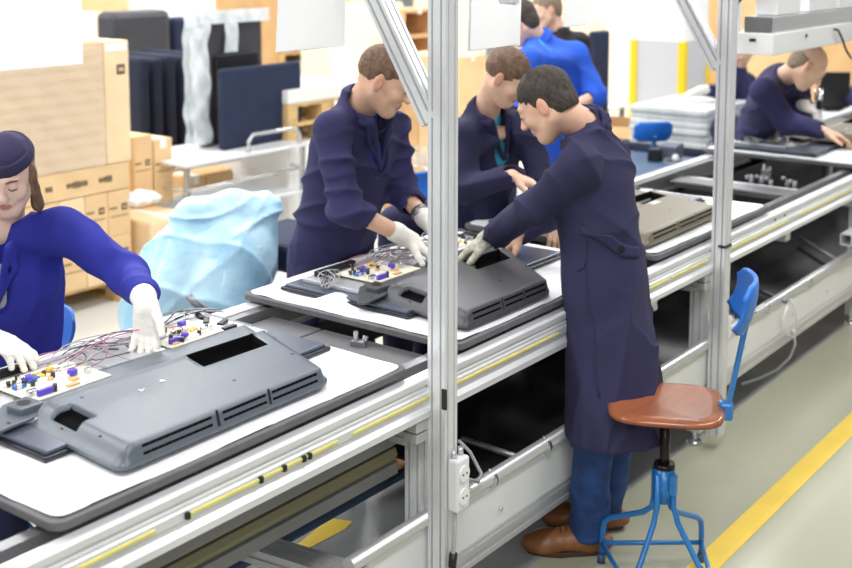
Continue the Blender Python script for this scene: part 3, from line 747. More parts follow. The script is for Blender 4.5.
# --- worker cut by the right edge
p = at(888, 100, 10.4); J = dict(hc=at(884, 40, 9.8), hf=hv(-.8, -.3, -.5), neck=at(886, 58, 9.9), hip=at(888, 112, 10.4), tf=hv(-.7, -.5, 0),
    RS=at(868, 74, 9.75), RE=at(852, 98, 9.6), RW=at(866, 110, 9.3), LS=at(903, 72, 10.0), LE=at(905, 100, 9.9), LW=at(880, 108, 9.6))
simple_legs(J, p, hv(1, 0, 0), z=.55, toe=(-.6, -.5, 0))
for q in 'LR': J[q+'K'] = J[q+'A'] + ZZ*.42
re_ = Worker(J, (p.x, p.y, 0), 'seated worker in a navy coat whose sleeve just enters at the right edge', h=.009)
re_.body(hands=[lambda S: hand(S, re_.J['RW'], hv(-.6, -.2, -.3), hv(0, 0, -1), -1), lambda S: hand(S, re_.J['LW'], hv(-.6, -.2, -.3), hv(0, 0, -1), 1)])
re_.coat('navy2', hem=re_.J['hip']-ZZ*.1, hemr=.18, seed=71); re_.trousers('navy'); re_.shoes('shoe'); re_.hairdo('hair_dark')
# ---------------------------------------------------------------- floor and building
def struct(name, mb, m, **k): return tag(mb.build(name, m, origin=(0, 0, 0), **k), kind='structure')
def floor_mat():
    m = mat('sealed_concrete_floor', S3(168,168,146), .24, 0, 0, .7, col2=S3(182,182,160), bump=.02, bscale=3)
    return m
struct('floor', MB().bb(-6, 24, -5, 22, -.1, 0), floor_mat())
# grey strip along the line: floor coloured darker and greyer under the machinery and beyond
M['floor_grey'] = mat('mottled_grey_floor', S3(150,152,152), .25, 0, .12, 3)
M['floor_white'] = mat('overexposed_floor_white', S3(222,222,216), .3, 0, .04, 1)  # far floor coloured near white to stand in for overexposed light
B = MB(); a, b = atz(700, 571, 0), atz(852, 424, 0)
dx = (b-a).normalized(); nrm = Vector((-dx.y, dx.x, 0))
p0, p1 = a-dx*.05, b+dx*4; w = .045
B.quad(p0-nrm*w+ZZ*.002, p1-nrm*w+ZZ*.002, p1+nrm*w+ZZ*.002, p0+nrm*w+ZZ*.002)
tag(B.build('floor_line', 'yellow_paint'), kind='structure', label='yellow painted line along the aisle floor')
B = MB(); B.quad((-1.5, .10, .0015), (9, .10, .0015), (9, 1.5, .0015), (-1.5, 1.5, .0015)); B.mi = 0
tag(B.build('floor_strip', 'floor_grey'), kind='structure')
B = MB(); zf = .003
a, b = atz(298, 549, 0), atz(350, 527, 0); a.z = b.z = zf
c1, d1 = atz(347, 519, 0), atz(325, 521, 0)
P = [atz(x, y, 0)+ZZ*zf for x, y in ((296, 546), (325, 523), (330, 519), (353, 522), (345, 530), (303, 552))]
f = B.bm.faces.new([B.bm.verts.new(q) for q in P]); B.build('x', 'yellow_paint') if False else None
o = B.build('floor_mark', 'yellow_paint'); tag(o, kind='structure')
B = MB(); B.quad((-2, 2.2, .0015), (24, 2.2, .0015), (24, 22, .0015), (-2, 22, .0015)); tag(B.build('floor_far', 'floor_white'), kind='structure')
struct('wall_back', MB().bb(-6, 24, 21.8, 22, 0, 7), 'wall_white')
struct('wall_right', MB().bb(23.8, 24, -5, 22, 0, 7), 'wall_white')

# ---------------------------------------------------------------- the assembly line
M['apron'] = mat('dull_grey_sheet', S3(122,122,124), .4, .3, .08, 5)
ln = empty('assembly_line', (0, 0, 0), 'long aluminium-profile assembly line crossing the picture, with uprights, braces and black lower shelf', 'assembly line')
X0, X1 = -2.35, 7.6
def longi(sec, name, m, x0=X0, x1=X1, parent=ln): return MB().loft(sec, (x0, 0, 0), (x1, 0, 0), (0, 1, 0), (0, 0, 1)).build(name, m, parent)
rail = longi([(.078, .868), (.045, .868), (.038, .872), (.030, .868), (.030, .852), (.036, .850), (.036, .843), (.030, .840), (.030, .832), (.026, .828), (.026, .806), (.030, .802), (.030, .790),
       (.018, .778), (.018, .760), (.060, .760), (.060, .775), (.078, .775)], 'front_rail', 'alu_white')
B = MB()
for x0, x1 in ((-1.6, -1.02), (-.93, -.42), (-.36, -.03), (.05, .68), (.8, 1.5), (1.52, 1.86), (2.0, 2.75), (2.9, 3.9)):
    B.bb(x0, x1, .021, .030, .812, .820, .002)
B.split('yellow_edge_strip', 'yellow_tape', rail)
B = MB()
for x in (-.93, -.62, -.55, -.53, -.70): B.bb(x-.006, x+.006, .017, .031, .808, .824, .002)
for x in (2.05, 2.6, 2.72): B.bb(x-.004, x+.004, .024, .031, .845, .852, .001)
B.split('clip', 'black', rail)
br = longi([(.96, .872), (.90, .872), (.90, .825), (.905, .825), (.905, .80), (.90, .80), (.90, .76), (.96, .76)], 'back_rail', 'alu_white')
longi([(.895, .868), (.86, .868), (.86, .80), (.895, .80)], 'chain_guide', 'alu_dark'); longi([(.16, .868), (.125, .868), (.125, .80), (.16, .80)], 'chain_guide', 'alu_dark')
# conveyor innards seen in the gaps between boards
B = MB()
for x in (-.06, .12, 1.36, 2.75, 3.3): 
    B.bb(x-.08, x+.07, .17, .62 if x < 1 else .85, .825, .84, .004)
    if x < 1: B.bb(x-.08, x+.07, .63, .85, .825, .84, .004)
B.split('drip_tray', 'apron', ln)
B = MB()
for x in (-.13, 1.30, 2.7): B.bb(x-.02, x+.02, .16, .86, .775, .80, .003)
B.split('cross_strip', 'foam_dark', ln)
def cross_beam(x, y0=.06, y1=.92, z=.80, w=.06, h=.05, m='alu_white'):
    return MB().loft(profile_section(w, h, 1, 1), (x, y0, z), (x, y1, z), (1, 0, 0), (0, 0, 1)).build('cross_beam', m, ln)
for x in (-1.5, 1.45, 2.86): cross_beam(x, z=.72)
MB().loft(profile_section(.10, .05, 1, 1), (3.42, .115, .80), (3.42, .90, .80), (1, 0, 0), (0, 0, 1)).build('cross_beam', 'alu_white', ln)
B = MB()
for (x, y) in ((.13, .42), (3.75, .52)):
    B.box((x, y, .835), (.03, .05, .05), .3, .006); B.cyl((x-.012, y-.012, .80), (x+.02, y-.012, .87), .009); B.cyl((x, y+.012, .78), (x, y+.012, .885), .008)
    B.box((x-.02, y+.01, .81), (.05, .03, .03), .2, .005); B.build('pallet_stop', 'alu_dark', ln); B = MB()
B.bm.free()
B = MB()
for i, (x, y) in enumerate(((3.5, .40), (3.52, .46), (3.48, .50), (3.56, .33), (3.5, .27), (-.03, .80), (-.02, .74), (.0, .70))):
    B.cyl((x, y, .80), (x+.01, y, .85+.01*(i % 3)), .012); B.sph((x, y+.02, .855), .014)
B.split('sensor', 'apron', ln)
# inner return channel seen below the front rail
longi([(.20, .755), (.13, .755), (.13, .655), (.16, .640), (.16, .61), (.13, .60), (.13, .565), (.20, .565)], 'inner_apron', 'apron', x1=-.04); longi([(.155, .643), (.135, .643), (.128, .625), (.135, .607), (.155, .607)], 'apron_trim', 'olive', x1=-.045)
longi([(.86, .755), (.845, .755), (.845, .62), (.86, .62)], 'rear_apron', 'dark_int')
MB().tube([(X0, .50, .285), (1.0, .50, .285)], .017, 12).build('air_pipe', 'table_blue', ln)
# black lower shelf, right of the first upright
MB().bb(.34, 7.5, .085, .93, .395, .405).build('lower_shelf', 'black_shelf', ln)
longi([(.95, .75), (.93, .75), (.93, .41), (.95, .41)], 'rear_panel', 'dark_int', x0=1.95)
B = MB()
for x in (.75, 1.2, 1.6, 2.3, 2.9, 3.4, 4.2): B.bb(x-.02, x+.02, .89, .925, .41, .76, .003)
B.split('rear_strut', 'alu_dark', ln)
for A_, B_ in (((462, 439), (524, 459)), ((799, 237), (837, 260)), ((752, 287), (786, 302))):
    MB().tube([atz(*A_, .44), atz(*B_, .44)], .010, 10).build('shelf_rod', 'alu_dark', ln)
B = MB(); B.tube([(-.36, .045, .445), (7.5, .045, .445)], .022, 16)
tb = B.build('lower_tube', 'alu', ln)
B = MB()
for x in (.30, .62, 2.05, 2.55, 3.1): B.cyl((x, .045, .44), (x+.022, .045, .44), .026); B.cyl((x+.01, .045, .46), (x+.01, .045, .475), .005)
B.split('tube_clamp', 'silver', tb)
B = MB(); B.bb(-.28, 7.5, .040, .052, .275, .425, .002); sp = B.build('skirt_panel', 'panel', ln)
B = MB()
for x in (.36, 1.0, 2.3, 2.9, 3.4): B.tube([(x, .040, .33), (x, .032, .33)], .007, 10)
B.split('screw', 'silver', sp)
longi([(.085, .275), (.036, .275), (.036, .262), (.030, .262), (.030, .244), (.036, .240), (.036, .225), (.030, .225), (.030, .21), (.085, .21)], 'lower_rail', 'alu', x0=-.28)
def vbar(name, x, y, z0, z1, w=.06, h=.06, nw=2, nh=2, m='alu_white', parent=ln):
    return MB().loft(profile_section(w, h, nw, nh, .0065, .012), (x, y, z0), (x, y, z1), (1, 0, 0), (0, 1, 0)).build(name, m, parent)
UP = ((0, 0), (1.93, 0), (3.98, 0), (6.0, 0))
for x, y in UP:
    vbar('upright', x, y, .20 if x != 1.93 else .06, 2.25)
    lg = vbar('leg', x+.012, .092, .05, .755)
    B = MB(); B.cyl((x-.005, .092, .012), (x-.005, .092, .06), .01); B.cyl((x-.005, .092, .0), (x-.005, .092, .014), .036, .03, 20); B.build('levelling_foot', 'silver', lg)
    lg = vbar('leg', x-.005, .93, .05, .76)
    B = MB(); B.cyl((x-.005, .93, .012), (x-.005, .93, .06), .01); B.cyl((x-.005, .93, .0), (x-.005, .93, .014), .036, .03, 20); B.build('levelling_foot', 'silver', lg)
    B = MB().loft(profile_section(.05, .05, 1, 1), (x-.055, .075, .70), (x-.055, .92, .70), (1, 0, 0), (0, 0, 1)); B.build('cross_beam', 'alu', ln)
    B = MB(); B.bb(x-.085, x-.030, .026, .075, .722, .752, .003); B.bb(x-.085, x-.030, .026, .075, .69, .718, .003); B.split('bracket', 'alu', ln)
    MB().loft(profile_section(.056, .056, 2, 2, .008, .014), (x, .03, 1.985-.385), (x, .37, 2.17), (1, 0, 0), (0, .8, -.6)).build('diagonal_brace', 'alu_white', ln)
    MB().loft(profile_section(.06, .05, 1, 1), (x, .03, 2.225), (x, .60, 2.225), (1, 0, 0), (0, 0, 1)).build('top_arm', 'alu_white', ln)
for y in (.35, .58): MB().loft(profile_section(.04, .04, 1, 1), (X0, y, 2.18), (7.2, y, 2.18), (0, 1, 0), (0, 0, 1)).build('overhead_beam', 'alu_white', ln)
for x in (-1.9,):
    lg = vbar('leg', x, .092, .05, .755); vbar('leg', x, .93, .05, .76)
# lower transverse profile near the first upright
for z in (.37,):
    B = MB().loft(profile_section(.09, .045, 2, 1), (-.30, .10, z), (-.40, .93, z), (1, 0, 0), (0, 0, 1)); B.build('lower_cross_beam', 'alu', ln)
B = MB(); B.bb(1.93-.032, 1.93+.032, -.034, .0, .862, .875, .002); B.bb(-.033, -.026, -.036, -.02, .79, .85, .002); B.split('cable_tie', 'black', ln)
# white square tube standing out at the right edge
B = MB().loft([(-.04, -.03), (.04, -.03), (.04, .03), (-.04, .03)], (2.88, -.22, .93), (3.35, -.22, .93), (0, 1, 0), (0, 0, 1)); 
sq_c = atY(843, 239, -.12)
o = None
B.bm.free()
B = MB(); c = atY(846, 240, .0); w_ = .028
for s_ in (-1, 1):
    B.bb(c.x, c.x+.5, c.y+s_*w_-.003, c.y+s_*w_+.003, c.z-w_, c.z+w_); B.bb(c.x, c.x+.5, c.y-w_, c.y+w_, c.z+s_*w_-.003, c.z+s_*w_+.003)
B.bb(c.x+.42, c.x+.5, c.y-.03, .04, c.z-.06, c.z+.03); B.build('square_tube', 'alu_white', ln)

# sockets and cables on the uprights
def socket(c, label):
    c = Vector(c); r = empty('power_socket', c, label, 'power socket', 'power sockets on the uprights')
    B = MB(); B.box(c+Vector((0, -.018, .075)), (.062, .036, .155), None, .008, 3); B.build('housing', 'panel', r)
    for dz in (.04, .108):
        B = MB(); B.tube([c+Vector((0, -.040, dz)), c+Vector((0, -.034, dz))], .024, 20); f = B.build('socket_well', 'comp_white', r)
        B = MB(); 
        for e in (-.009, .009): B.tube([c+Vector((e, -.0415, dz)), c+Vector((e, -.0395, dz))], .003, 8)
        B.split('contact_hole', 'black', f)
    B = MB()
    for e in (-.015, .018): B.tube([c+Vector((e, -.012, .15)), c+Vector((e, -.012, .175))], .008, 10)
    B.split('cable_gland', 'alu', r)
    return r
z1 = atY(452, 507, -.03)
socket((.012, -.031, z1.z), 'white double power socket screwed to the foot of the first upright')
B = MB(); B.tube([(.0, -.045, z1.z+.003), (-.003, -.045, z1.z-.08), (-.012, -.042, z1.z-.20), (-.02, -.04, z1.z-.30)], .006, 8)
cb = B.build('power_cable', 'wire_grey'); tag(cb, 'grey cable hanging straight down from the double power socket', 'cable')
B = MB(); B.tube([(-.005, -.044, z1.z-.13), (-.010, -.043, z1.z-.17)], .012, 10); B.build('cable_joint', 'black', cb)
B = MB(); pts = [atY(459, 441, .035), atY(470, 452, .03), atY(481, 473, .012), atY(478, 482, .01), atY(468, 479, .01), atY(462, 481, .01), atY(470, 484, .015), atY(466, 497, .012), atY(462, 505, .0)]
B.tube(pts, .0055, 8); tag(B.build('power_cable', 'wire_grey'), 'thin grey cable looping off the lower tube beside the first upright', 'cable')
B = MB(); w1 = atY(728, 322, .028)
B.box((2.02, .012, w1.z), (.05, .05, .10), None, .008); tag(B.build('junction_box', 'panel'), 'small white junction box beside the second upright behind the chair back', 'junction box')
B = MB(); pts = [atY(787, 306, .01), atY(783, 320, .01), atY(786, 334, .012), atY(794, 338, .015), atY(798, 325, .01), atY(795, 308, .01), atY(791, 300, .012)]
B.tube(pts, .006, 8); pts = [atY(794, 330, .005), atz(795, 345, .12), atz(790, 357, .05), atz(777, 370, .012), atz(760, 378, .008), atz(742, 384, .008)]
B.tube(pts, .006, 8); tag(B.build('power_cable', 'wire_white'), 'white cable looped over the white skirt panel and trailing onto the floor', 'cable')

# ---------------------------------------------------------------- tray boards with white cloths
def smooth(a, b, t): t = min(1, max(0, (t-a)/(b-a))); return t*t*(3-2*t)
def tray(x0, x1, label, y0=.068, y1=.985, ruffle=None, seed=0):
    r = empty('tray_board', ((x0+x1)/2, (y0+y1)/2, .872), label, 'tray board', 'cloth-covered tray boards on the line')
    def rr(x0, x1, y0, y1, rad, n=5):
        out = []
        for cx_, cy_, a0 in ((x1-rad, y1-rad, 0), (x0+rad, y1-rad, 90), (x0+rad, y0+rad, 180), (x1-rad, y0+rad, 270)):
            for i in range(n+1): a = math.radians(a0+90*i/n); out.append((cx_+rad*math.cos(a), cy_+rad*math.sin(a)))
        return out
    MB().prism(rr(x0, x1, y0, y1, .035), .881, .902, .004).build('foam_base', 'foam_dark', r)
    rs = random.Random(seed); B = MB()
    def fn(u, v):
        e = .006; x = x0+e+(x1-x0-2*e)*u; y = y0+e+(y1-y0-2*e)*v
        x += .004*math.sin(v*17+seed) * (u < .02 or u > .98); y += .005*math.sin(u*19+seed*2)*(v < .02) - .004*(v < .02)
        z = .9065 + .0015*math.sin(9*x+3*y) + .001*math.sin(23*y-5*x)
        if ruffle:
            for rx, ry, ra, rh in ruffle:
                d = math.hypot((x-rx)/ra, (y-ry)/(ra*1.6)); z += rh*max(0, 1-d)**1.2*(1+.5*math.sin(40*(x-rx)+20*y))
        # rounded corners
        cxn = min(max(x, x0+.05), x1-.05); cyn = min(max(y, y0+.05), y1-.05); dd = math.hypot(x-cxn, y-cyn)
        if dd > .034: k = .034/dd; x = cxn+(x-cxn)*k; y = cyn+(y-cyn)*k
        return (x, y, z)
    B.grid(fn, 90, 60); o = B.build('white_cloth', 'cloth_white', r)
    md = o.modifiers.new('thickness', 'SOLIDIFY'); md.thickness = .004; md.offset = -1
    return r
tray(-1.24, -.06, 'white-clothed tray board nearest the seated woman', seed=1)
tray(.17, 1.36, 'white-clothed tray board in front of the tall man, its cloth rucked at the left end', ruffle=[(.27, .62, .07, .035), (.23, .88, .05, .012)], seed=2)
tray(1.48, 2.64, 'white-clothed tray board behind the second upright', seed=3)
tray(3.93, 5.1, 'furthest white-clothed tray board, in front of the balding man', seed=4, ruffle=[(3.98, .5, .05, .01)])

# ---------------------------------------------------------------- opened televisions
def wire(B, a, b, h, r=.0016, jit=.02, n=9, rs=random):
    a, b = Vector(a), Vector(b); s_ = Vector((rs.uniform(-jit, jit), rs.uniform(-jit, jit), 0)); s2 = Vector((rs.uniform(-jit, jit), rs.uniform(-jit, jit), 0))
    B.tube([lerp(a, b, i/n) + ZZ*h*math.sin(math.pi*i/n) + s_*math.sin(math.pi*i/n) + s2*math.sin(2*math.pi*i/n) for i in range(n+1)], r, 6)
TZ = .908
def make_tv(x0, label, L=.98, D=.56, y0=.33):
    r = empty('television', (x0+L/2, y0+D/2, TZ), label, 'television', 'opened televisions lying face down')
    B = MB(); B.bb(x0, x0+L, y0, y0+D, TZ, TZ+.012, .004); B.build('bezel', 'tv_bezel', r)
    B = MB(); B.bb(x0+.012, x0+L-.012, y0+.012, y0+D-.012, TZ+.009, TZ+.022, .005); B.build('rear_sheet', 'tv_panel', r)
    B = MB(); B.mi = 0; z = TZ+.022
    ch = [(x0+.06, y0+.20), (x0+.10, y0+.17), (x0+.20, y0+.17), (x0+.22, y0+.155), (x0+.36, y0+.155), (x0+.39, y0+.13), (x0+.56, y0+.13), (x0+.60, y0+.16), (x0+L-.10, y0+.16), (x0+L-.06, y0+.20), (x0+L-.06, y0+D-.05), (x0+.06, y0+D-.05)]
    B.prism(ch, z, z+.014, .003); c = B.build('chassis', 'chassis', r)
    B = MB(); z += .014
    for i in range(9): B.bb(x0+.15+.08*i, x0+.19+.08*i, y0+.18, y0+.20, z, z+.004, .001)
    for i in range(6): B.bb(x0+.42+.08*i, x0+.46+.08*i, y0+.30, y0+.47, z, z+.006, .002)
    B.split('rib', 'chassis', c)
    def board(bx, by, w, d, name='circuit_board', seed=1):
        rs = random.Random(seed); B = MB(); B.bb(bx, bx+w, by, by+d, z+.008, z+.011); b = B.build(name, 'pcb', r)
        for nm, mt, k, hh in (('capacitor', 'comp_dark', 9, .015), ('coil', 'comp_yellow', 2, .016), ('chip', 'comp_white', 9, .008), ('inductor', 'comp_violet', 2, .022), ('heat_sink', 'silver', 4, .015), ('relay', 'comp_violet', 1, .016), ('diode', 'card3', 6, .006), ('connector', 'comp_blue', 2, .012)):
            B = MB()
            for i in range(k):
                x = bx+.02+rs.random()*(w-.05); y = by+.015+rs.random()*(d-.04)
                if nm == 'capacitor': B.cyl((x, y, z+.01), (x, y, z+.012+hh*rs.uniform(.7, 1.3)), .006, n=10)
                elif nm == 'inductor': B.box((x, y, z+.01+hh/2), (.024, .020, hh*.8), rs.uniform(0, 1), .005)
                elif nm == 'coil': B.box((x, y, z+.01+hh/2), (.020, .020, hh*.8), rs.uniform(0, 1), .006)
                else: B.box((x, y, z+.01+hh/2), (rs.uniform(.012, .05), rs.uniform(.008, .02), hh), 0, .001)
            B.split(nm, mt, b)
        return b
    board(x0+.14, y0+.24, .24, .19, seed=3); board(x0+.62, y0+.28, .20, .16, seed=8)
    B = MB(); B.bb(x0+.10, x0+.30, y0+D-.09, y0+D-.065, z, z+.02, .004); B.build('speaker_bar', 'black', r)
    for nm, mt, k, sd in (('pink_wires', 'wire_pink', 5, 1), ('dark_wires', 'wire_dark', 5, 2), ('grey_wires', 'wire_grey', 8, 3)):
        rs = random.Random(sd); B = MB()
        for i in range(k):
            a = (x0+.30+rs.uniform(-.05, .1), y0+.38+rs.uniform(-.05, .1), z+.012); b = (x0+.62+rs.uniform(-.1, .25), y0+.43+rs.uniform(-.08, .07), z+.008)
            wire(B, a, b, rs.uniform(.005, .05 if mt == 'wire_pink' else .02), rs=rs, jit=.05)
        if mt != 'wire_pink':
            for i in range(4): wire(B, (x0+.02, y0+.36+.01*i, z), (x0+.18, y0+.46, z+.01), .012+.004*i, rs=rs, jit=.03, r=.0022)
            for i in range(4): wire(B, (x0+.75, y0+.46+.01*i, z), (x0+.97, y0+.50-.02*i, z), .02, rs=rs, jit=.04, r=.0022)
        B.split('wiring', mt, r)
    B = MB(); 
    for i in range(4): B.box((x0+.86+.02*(i % 2), y0+.30+.05*i, z+.006), (.05, .018, .01), .4*i, .002)
    B.split('cable_clip', 'black', r)
    return r
TVX = -1.08
tv = make_tv(TVX, 'opened television on the nearest tray board, under the seated woman\'s hands')
def dup(o, dx, label, dy=0, dz=0, rz=0):
    c = copy_tree(o); c.location = o.location + Vector((dx, dy, dz)); c.rotation_euler.z += rz; c['label'] = label; return c
dup(tv, 1.345, 'opened television under the tall man\'s hands, its circuit board showing a violet component')
dup(tv, 2.62, 'television under the closed olive-grey cover behind the second upright')
dup(tv, 5.08, 'opened television furthest along the line, under the balding man\'s arm')

# ---- moulded back cover
def make_cover(C4, base, label, m='tv_grey', tongue=True, scale=1.0, labels=False):
    """C4: near-left, near-right, back-right, back-left corners (x,y)"""
    A, Bq, Cq, Dq = [Vector((p[0], p[1], 0)) for p in C4]
    r = empty('television_back_cover', ((A+Cq)/2)+ZZ*base, label, 'television cover', 'moulded back covers')
    def hgt(u, v):
        e = smooth(0, .035, v)*smooth(0, .07, u)*smooth(0, .05, 1-u)*smooth(0, .02, 1-v)
        h = .008 + .040*e
        if v > .72: h -= .018*smooth(.72, .76, v)*smooth(.0, .06, u)
        # ridge groove
        h += .004*math.exp(-((v-.715)/.012)**2)*e
        # handle recess
        if .60 < u < .90 and .52 < v < .72:
            h -= .040*smooth(.60, .612, u)*smooth(.60, .61, 1.5-u)*smooth(.52, .53, v)*smooth(.28, .29, 1-v)
        if .035 < u < .115 and .40 < v < .62:
            h -= .026*smooth(.035, .045, u)*smooth(.885, .895, 1-u)*smooth(.40, .42, v)*smooth(.38, .40, 1-v)
        return h
    def P(u, v):
        # pull corners in for rounded outline
        uu, vv = u, v
        rc = .05
        cu = min(max(uu, rc), 1-rc); cv = min(max(vv, rc*1.4), 1-rc*1.4); du, dv = uu-cu, (vv-cv)/1.4
        d = max(abs(du), abs(dv)); l = math.hypot(du, dv)
        if l > 1e-9: k = d/l; uu = cu+du*k; vv = cv+dv*k*1.4
        q = (A*(1-uu)+Bq*uu)*(1-vv)+(Dq*(1-uu)+Cq*uu)*vv
        return q, hgt(u, v)
    us = sorted(set([i/70 for i in range(71)]+[.035,.04,.045,.6,.605,.612,.89,.895,.90,.105,.11,.115,.01,.02])); vs = sorted(set([i/46 for i in range(47)]+[.52,.525,.53,.71,.715,.72,.40,.41,.42,.60,.61,.62,.01,.02,.03]))
    B = MB(); G = [[None]*len(vs) for _ in us]
    for i, u in enumerate(us):
        for j, v in enumerate(vs): q, h = P(u, v); G[i][j] = B.bm.verts.new(q+ZZ*(base+h))
    for i in range(len(us)-1):
        for j in range(len(vs)-1): 
            f = B.bm.faces.new((G[i][j], G[i+1][j], G[i+1][j+1], G[i][j+1])); f.smooth = True
            um, vm = (us[i]+us[i+1])/2, (vs[j]+vs[j+1])/2
            if (.60 < um < .90 and .52 < vm < .72) or (.04 < um < .112 and .405 < vm < .615): f.material_index = 1  # recess walls and floors coloured black for the shade inside them
    loop = [G[i][0] for i in range(len(us))] + [G[-1][j] for j in range(1, len(vs))] + [G[i][-1] for i in range(len(us)-2, -1, -1)] + [G[0][j] for j in range(len(vs)-2, 0, -1)]
    low = [B.bm.verts.new((v.co.x, v.co.y, base)) for v in loop]; n = len(loop)
    for i in range(n): B.bm.faces.new((loop[i], low[i], low[(i+1) % n], loop[(i+1) % n]))
    B.bm.faces.new(low)
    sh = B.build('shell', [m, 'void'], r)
    def pt(u, v, dz=0): q, h = P(u, v); return q+ZZ*(base+h+dz)
    # ventilation slots on the near bevel
    for (ua, ub) in ((.10, .40), (.45, .66), (.69, .93)):
        B = MB()
        for v0, v1 in ((.010, .014), (.020, .024)):
            nseg = 10
            for k in range(nseg):
                a = ua+(ub-ua)*k/nseg; b = a+(ub-ua)/nseg*.97
                B.quad(pt(a, v0, .0012), pt(b, v0, .0012), pt(b, v1, .0012), pt(a, v1, .0012))
        B.split('vent', 'void', r)
    B = MB(); B.quad(pt(.615, .535, .002), pt(.885, .535, .002), pt(.885, .705, .002), pt(.615, .705, .002)); B.build('handle_recess_shade', 'void', r)  # black sheet on the recess floor, painted-in shade
    B = MB(); B.quad(pt(.05, .43, .002), pt(.10, .43, .002), pt(.10, .59, .002), pt(.05, .59, .002)); B.build('left_recess_shade', 'void', r)  # same painted-in shade for the left recess
    B = MB()
    for u in (.42, .67): B.quad(pt(u, .004, .002), pt(u+.012, .004, .002), pt(u+.012, .03, .002), pt(u, .03, .002))
    B.quad(pt(.045, .02, .0015), pt(.06, .02, .0015), pt(.06, .045, .0015), pt(.045, .045, .0015))
    for u, v in ((.05, .24), (.03, .50), (.16, .64), (.93, .30), (.62, .25), (.93, .82), (.30, .86), (.96, .60)):
        c = pt(u, v); B.tube([c-ZZ*.001, c+ZZ*.001], .005, 10)
    B.split('screw_hole', 'black', r)
    B = MB()
    for u, v in ((.42, .52), (.33, .50)): c = pt(u, v); B.tube([c-ZZ*.001, c+ZZ*.0025], .0075, 12)
    B.split('screw', 'silver', r)
    if tongue:
        q = P(0, .9)[0]; e1 = (Bq-A).normalized(); e2 = (Dq-A).normalized()
        B = MB(); pl = [q+e2*.03+e1*.12, q-e2*.10+e1*.06, q-e2*.11+e1*.0, q-e2*.12-e1*.10, q-e2*.10-e1*.125, q-e2*.06-e1*.09, q+e2*.02-e1*.0]
        B.prism([(p.x, p.y) for p in pl], base+.018, base+.026, .002)
        B.prism([(p.x, p.y) for p in (q-e2*.085+e1*.06, q-e2*.085-e1*.01, q-e2*.03-e1*.02, q-e2*.01+e1*.05)], base+.02, base+.044, .006)
        t = B.build('bracket_tongue', m, r)
        B = MB(); c = q-e2*.052+e1*.018+ZZ*(base+.044); B.tube([c-ZZ*.004, c+ZZ*.0015], .017, 18); B.build('bracket_hole', 'black', t)
        B = MB(); c = q-e2*.095-e1*.05+ZZ*(base+.026); B.tube([c-ZZ*.002, c+ZZ*.001], .005, 10); B.build('screw_hole', 'black', t)
    if labels:
        B = MB()
        for u, v, w_, d_ in ((.50, .50, .12, .10), (.64, .44, .10, .07), (.62, .60, .16, .05)):
            B.quad(pt(u, v, .001), pt(u+w_, v, .001), pt(u+w_, v+d_, .001), pt(u, v+d_, .001))
        B.split('label_sticker', 'chassis', r)
    return r
make_cover([(-1.03, .125), (-.33, .125), (-.135, .615), (-.985, .665)], .922, 'blue-grey moulded back cover lying across the nearest television')
make_cover([(.255, .10), (.75, .095), (1.17, .60), (.36, .64)], .922, 'charcoal back cover being fitted by the man in the foreground', m='tv_dark')
make_cover([(1.50, .12), (2.21, .13), (2.42, .64), (1.62, .66)], .925, 'olive-grey closed back cover with pale stickers behind the second upright', m='tv_olive', tongue=False, labels=True)
make_cover([(4.42, .10), (5.1, .10), (5.25, .60), (4.30, .64)], .95, 'dark back cover at the far end, by the balding man\'s hand', m='tv_olive')
# a thin internal frame lying on the second board beyond the man in front
B = MB(); B.box((1.16, .70, .915), (.34, .26, .012), .12, .004); fr = B.build('stand_plate', 'tv_dark'); tag(fr, 'dark plastic plate beside the foreground man\'s hip on the second tray board', 'plate')
B = MB()
for i in range(5): B.box((1.05+.05*i, .72+.01*i, .922), (.03, .06, .006), .3, .002)
B.split('rib', 'black', fr)
# screwdriver in the balding man's glove
c = bd.J['LW'] + hv(.6, -.3, -.3)*.09
B = MB(); B.tube([c+ZZ*.10, c+ZZ*.13, c+ZZ*.05, c-ZZ*.06], [.02, .024, .022, .018], 14); sd_ = B.build('screwdriver', 'silver'); tag(sd_, 'silver electric screwdriver held upright in the balding man\'s white glove', 'screwdriver')
B = MB(); B.tube([c-ZZ*.06, c-ZZ*.10, c-ZZ*.16], [.014, .012, .004], 12); B.build('bit', 'black', sd_)
B = MB(); B.box(c+ZZ*.04-RR*.0-HH*.02, (.03, .03, .05), None, .006); B.build('grip', 'black', sd_)
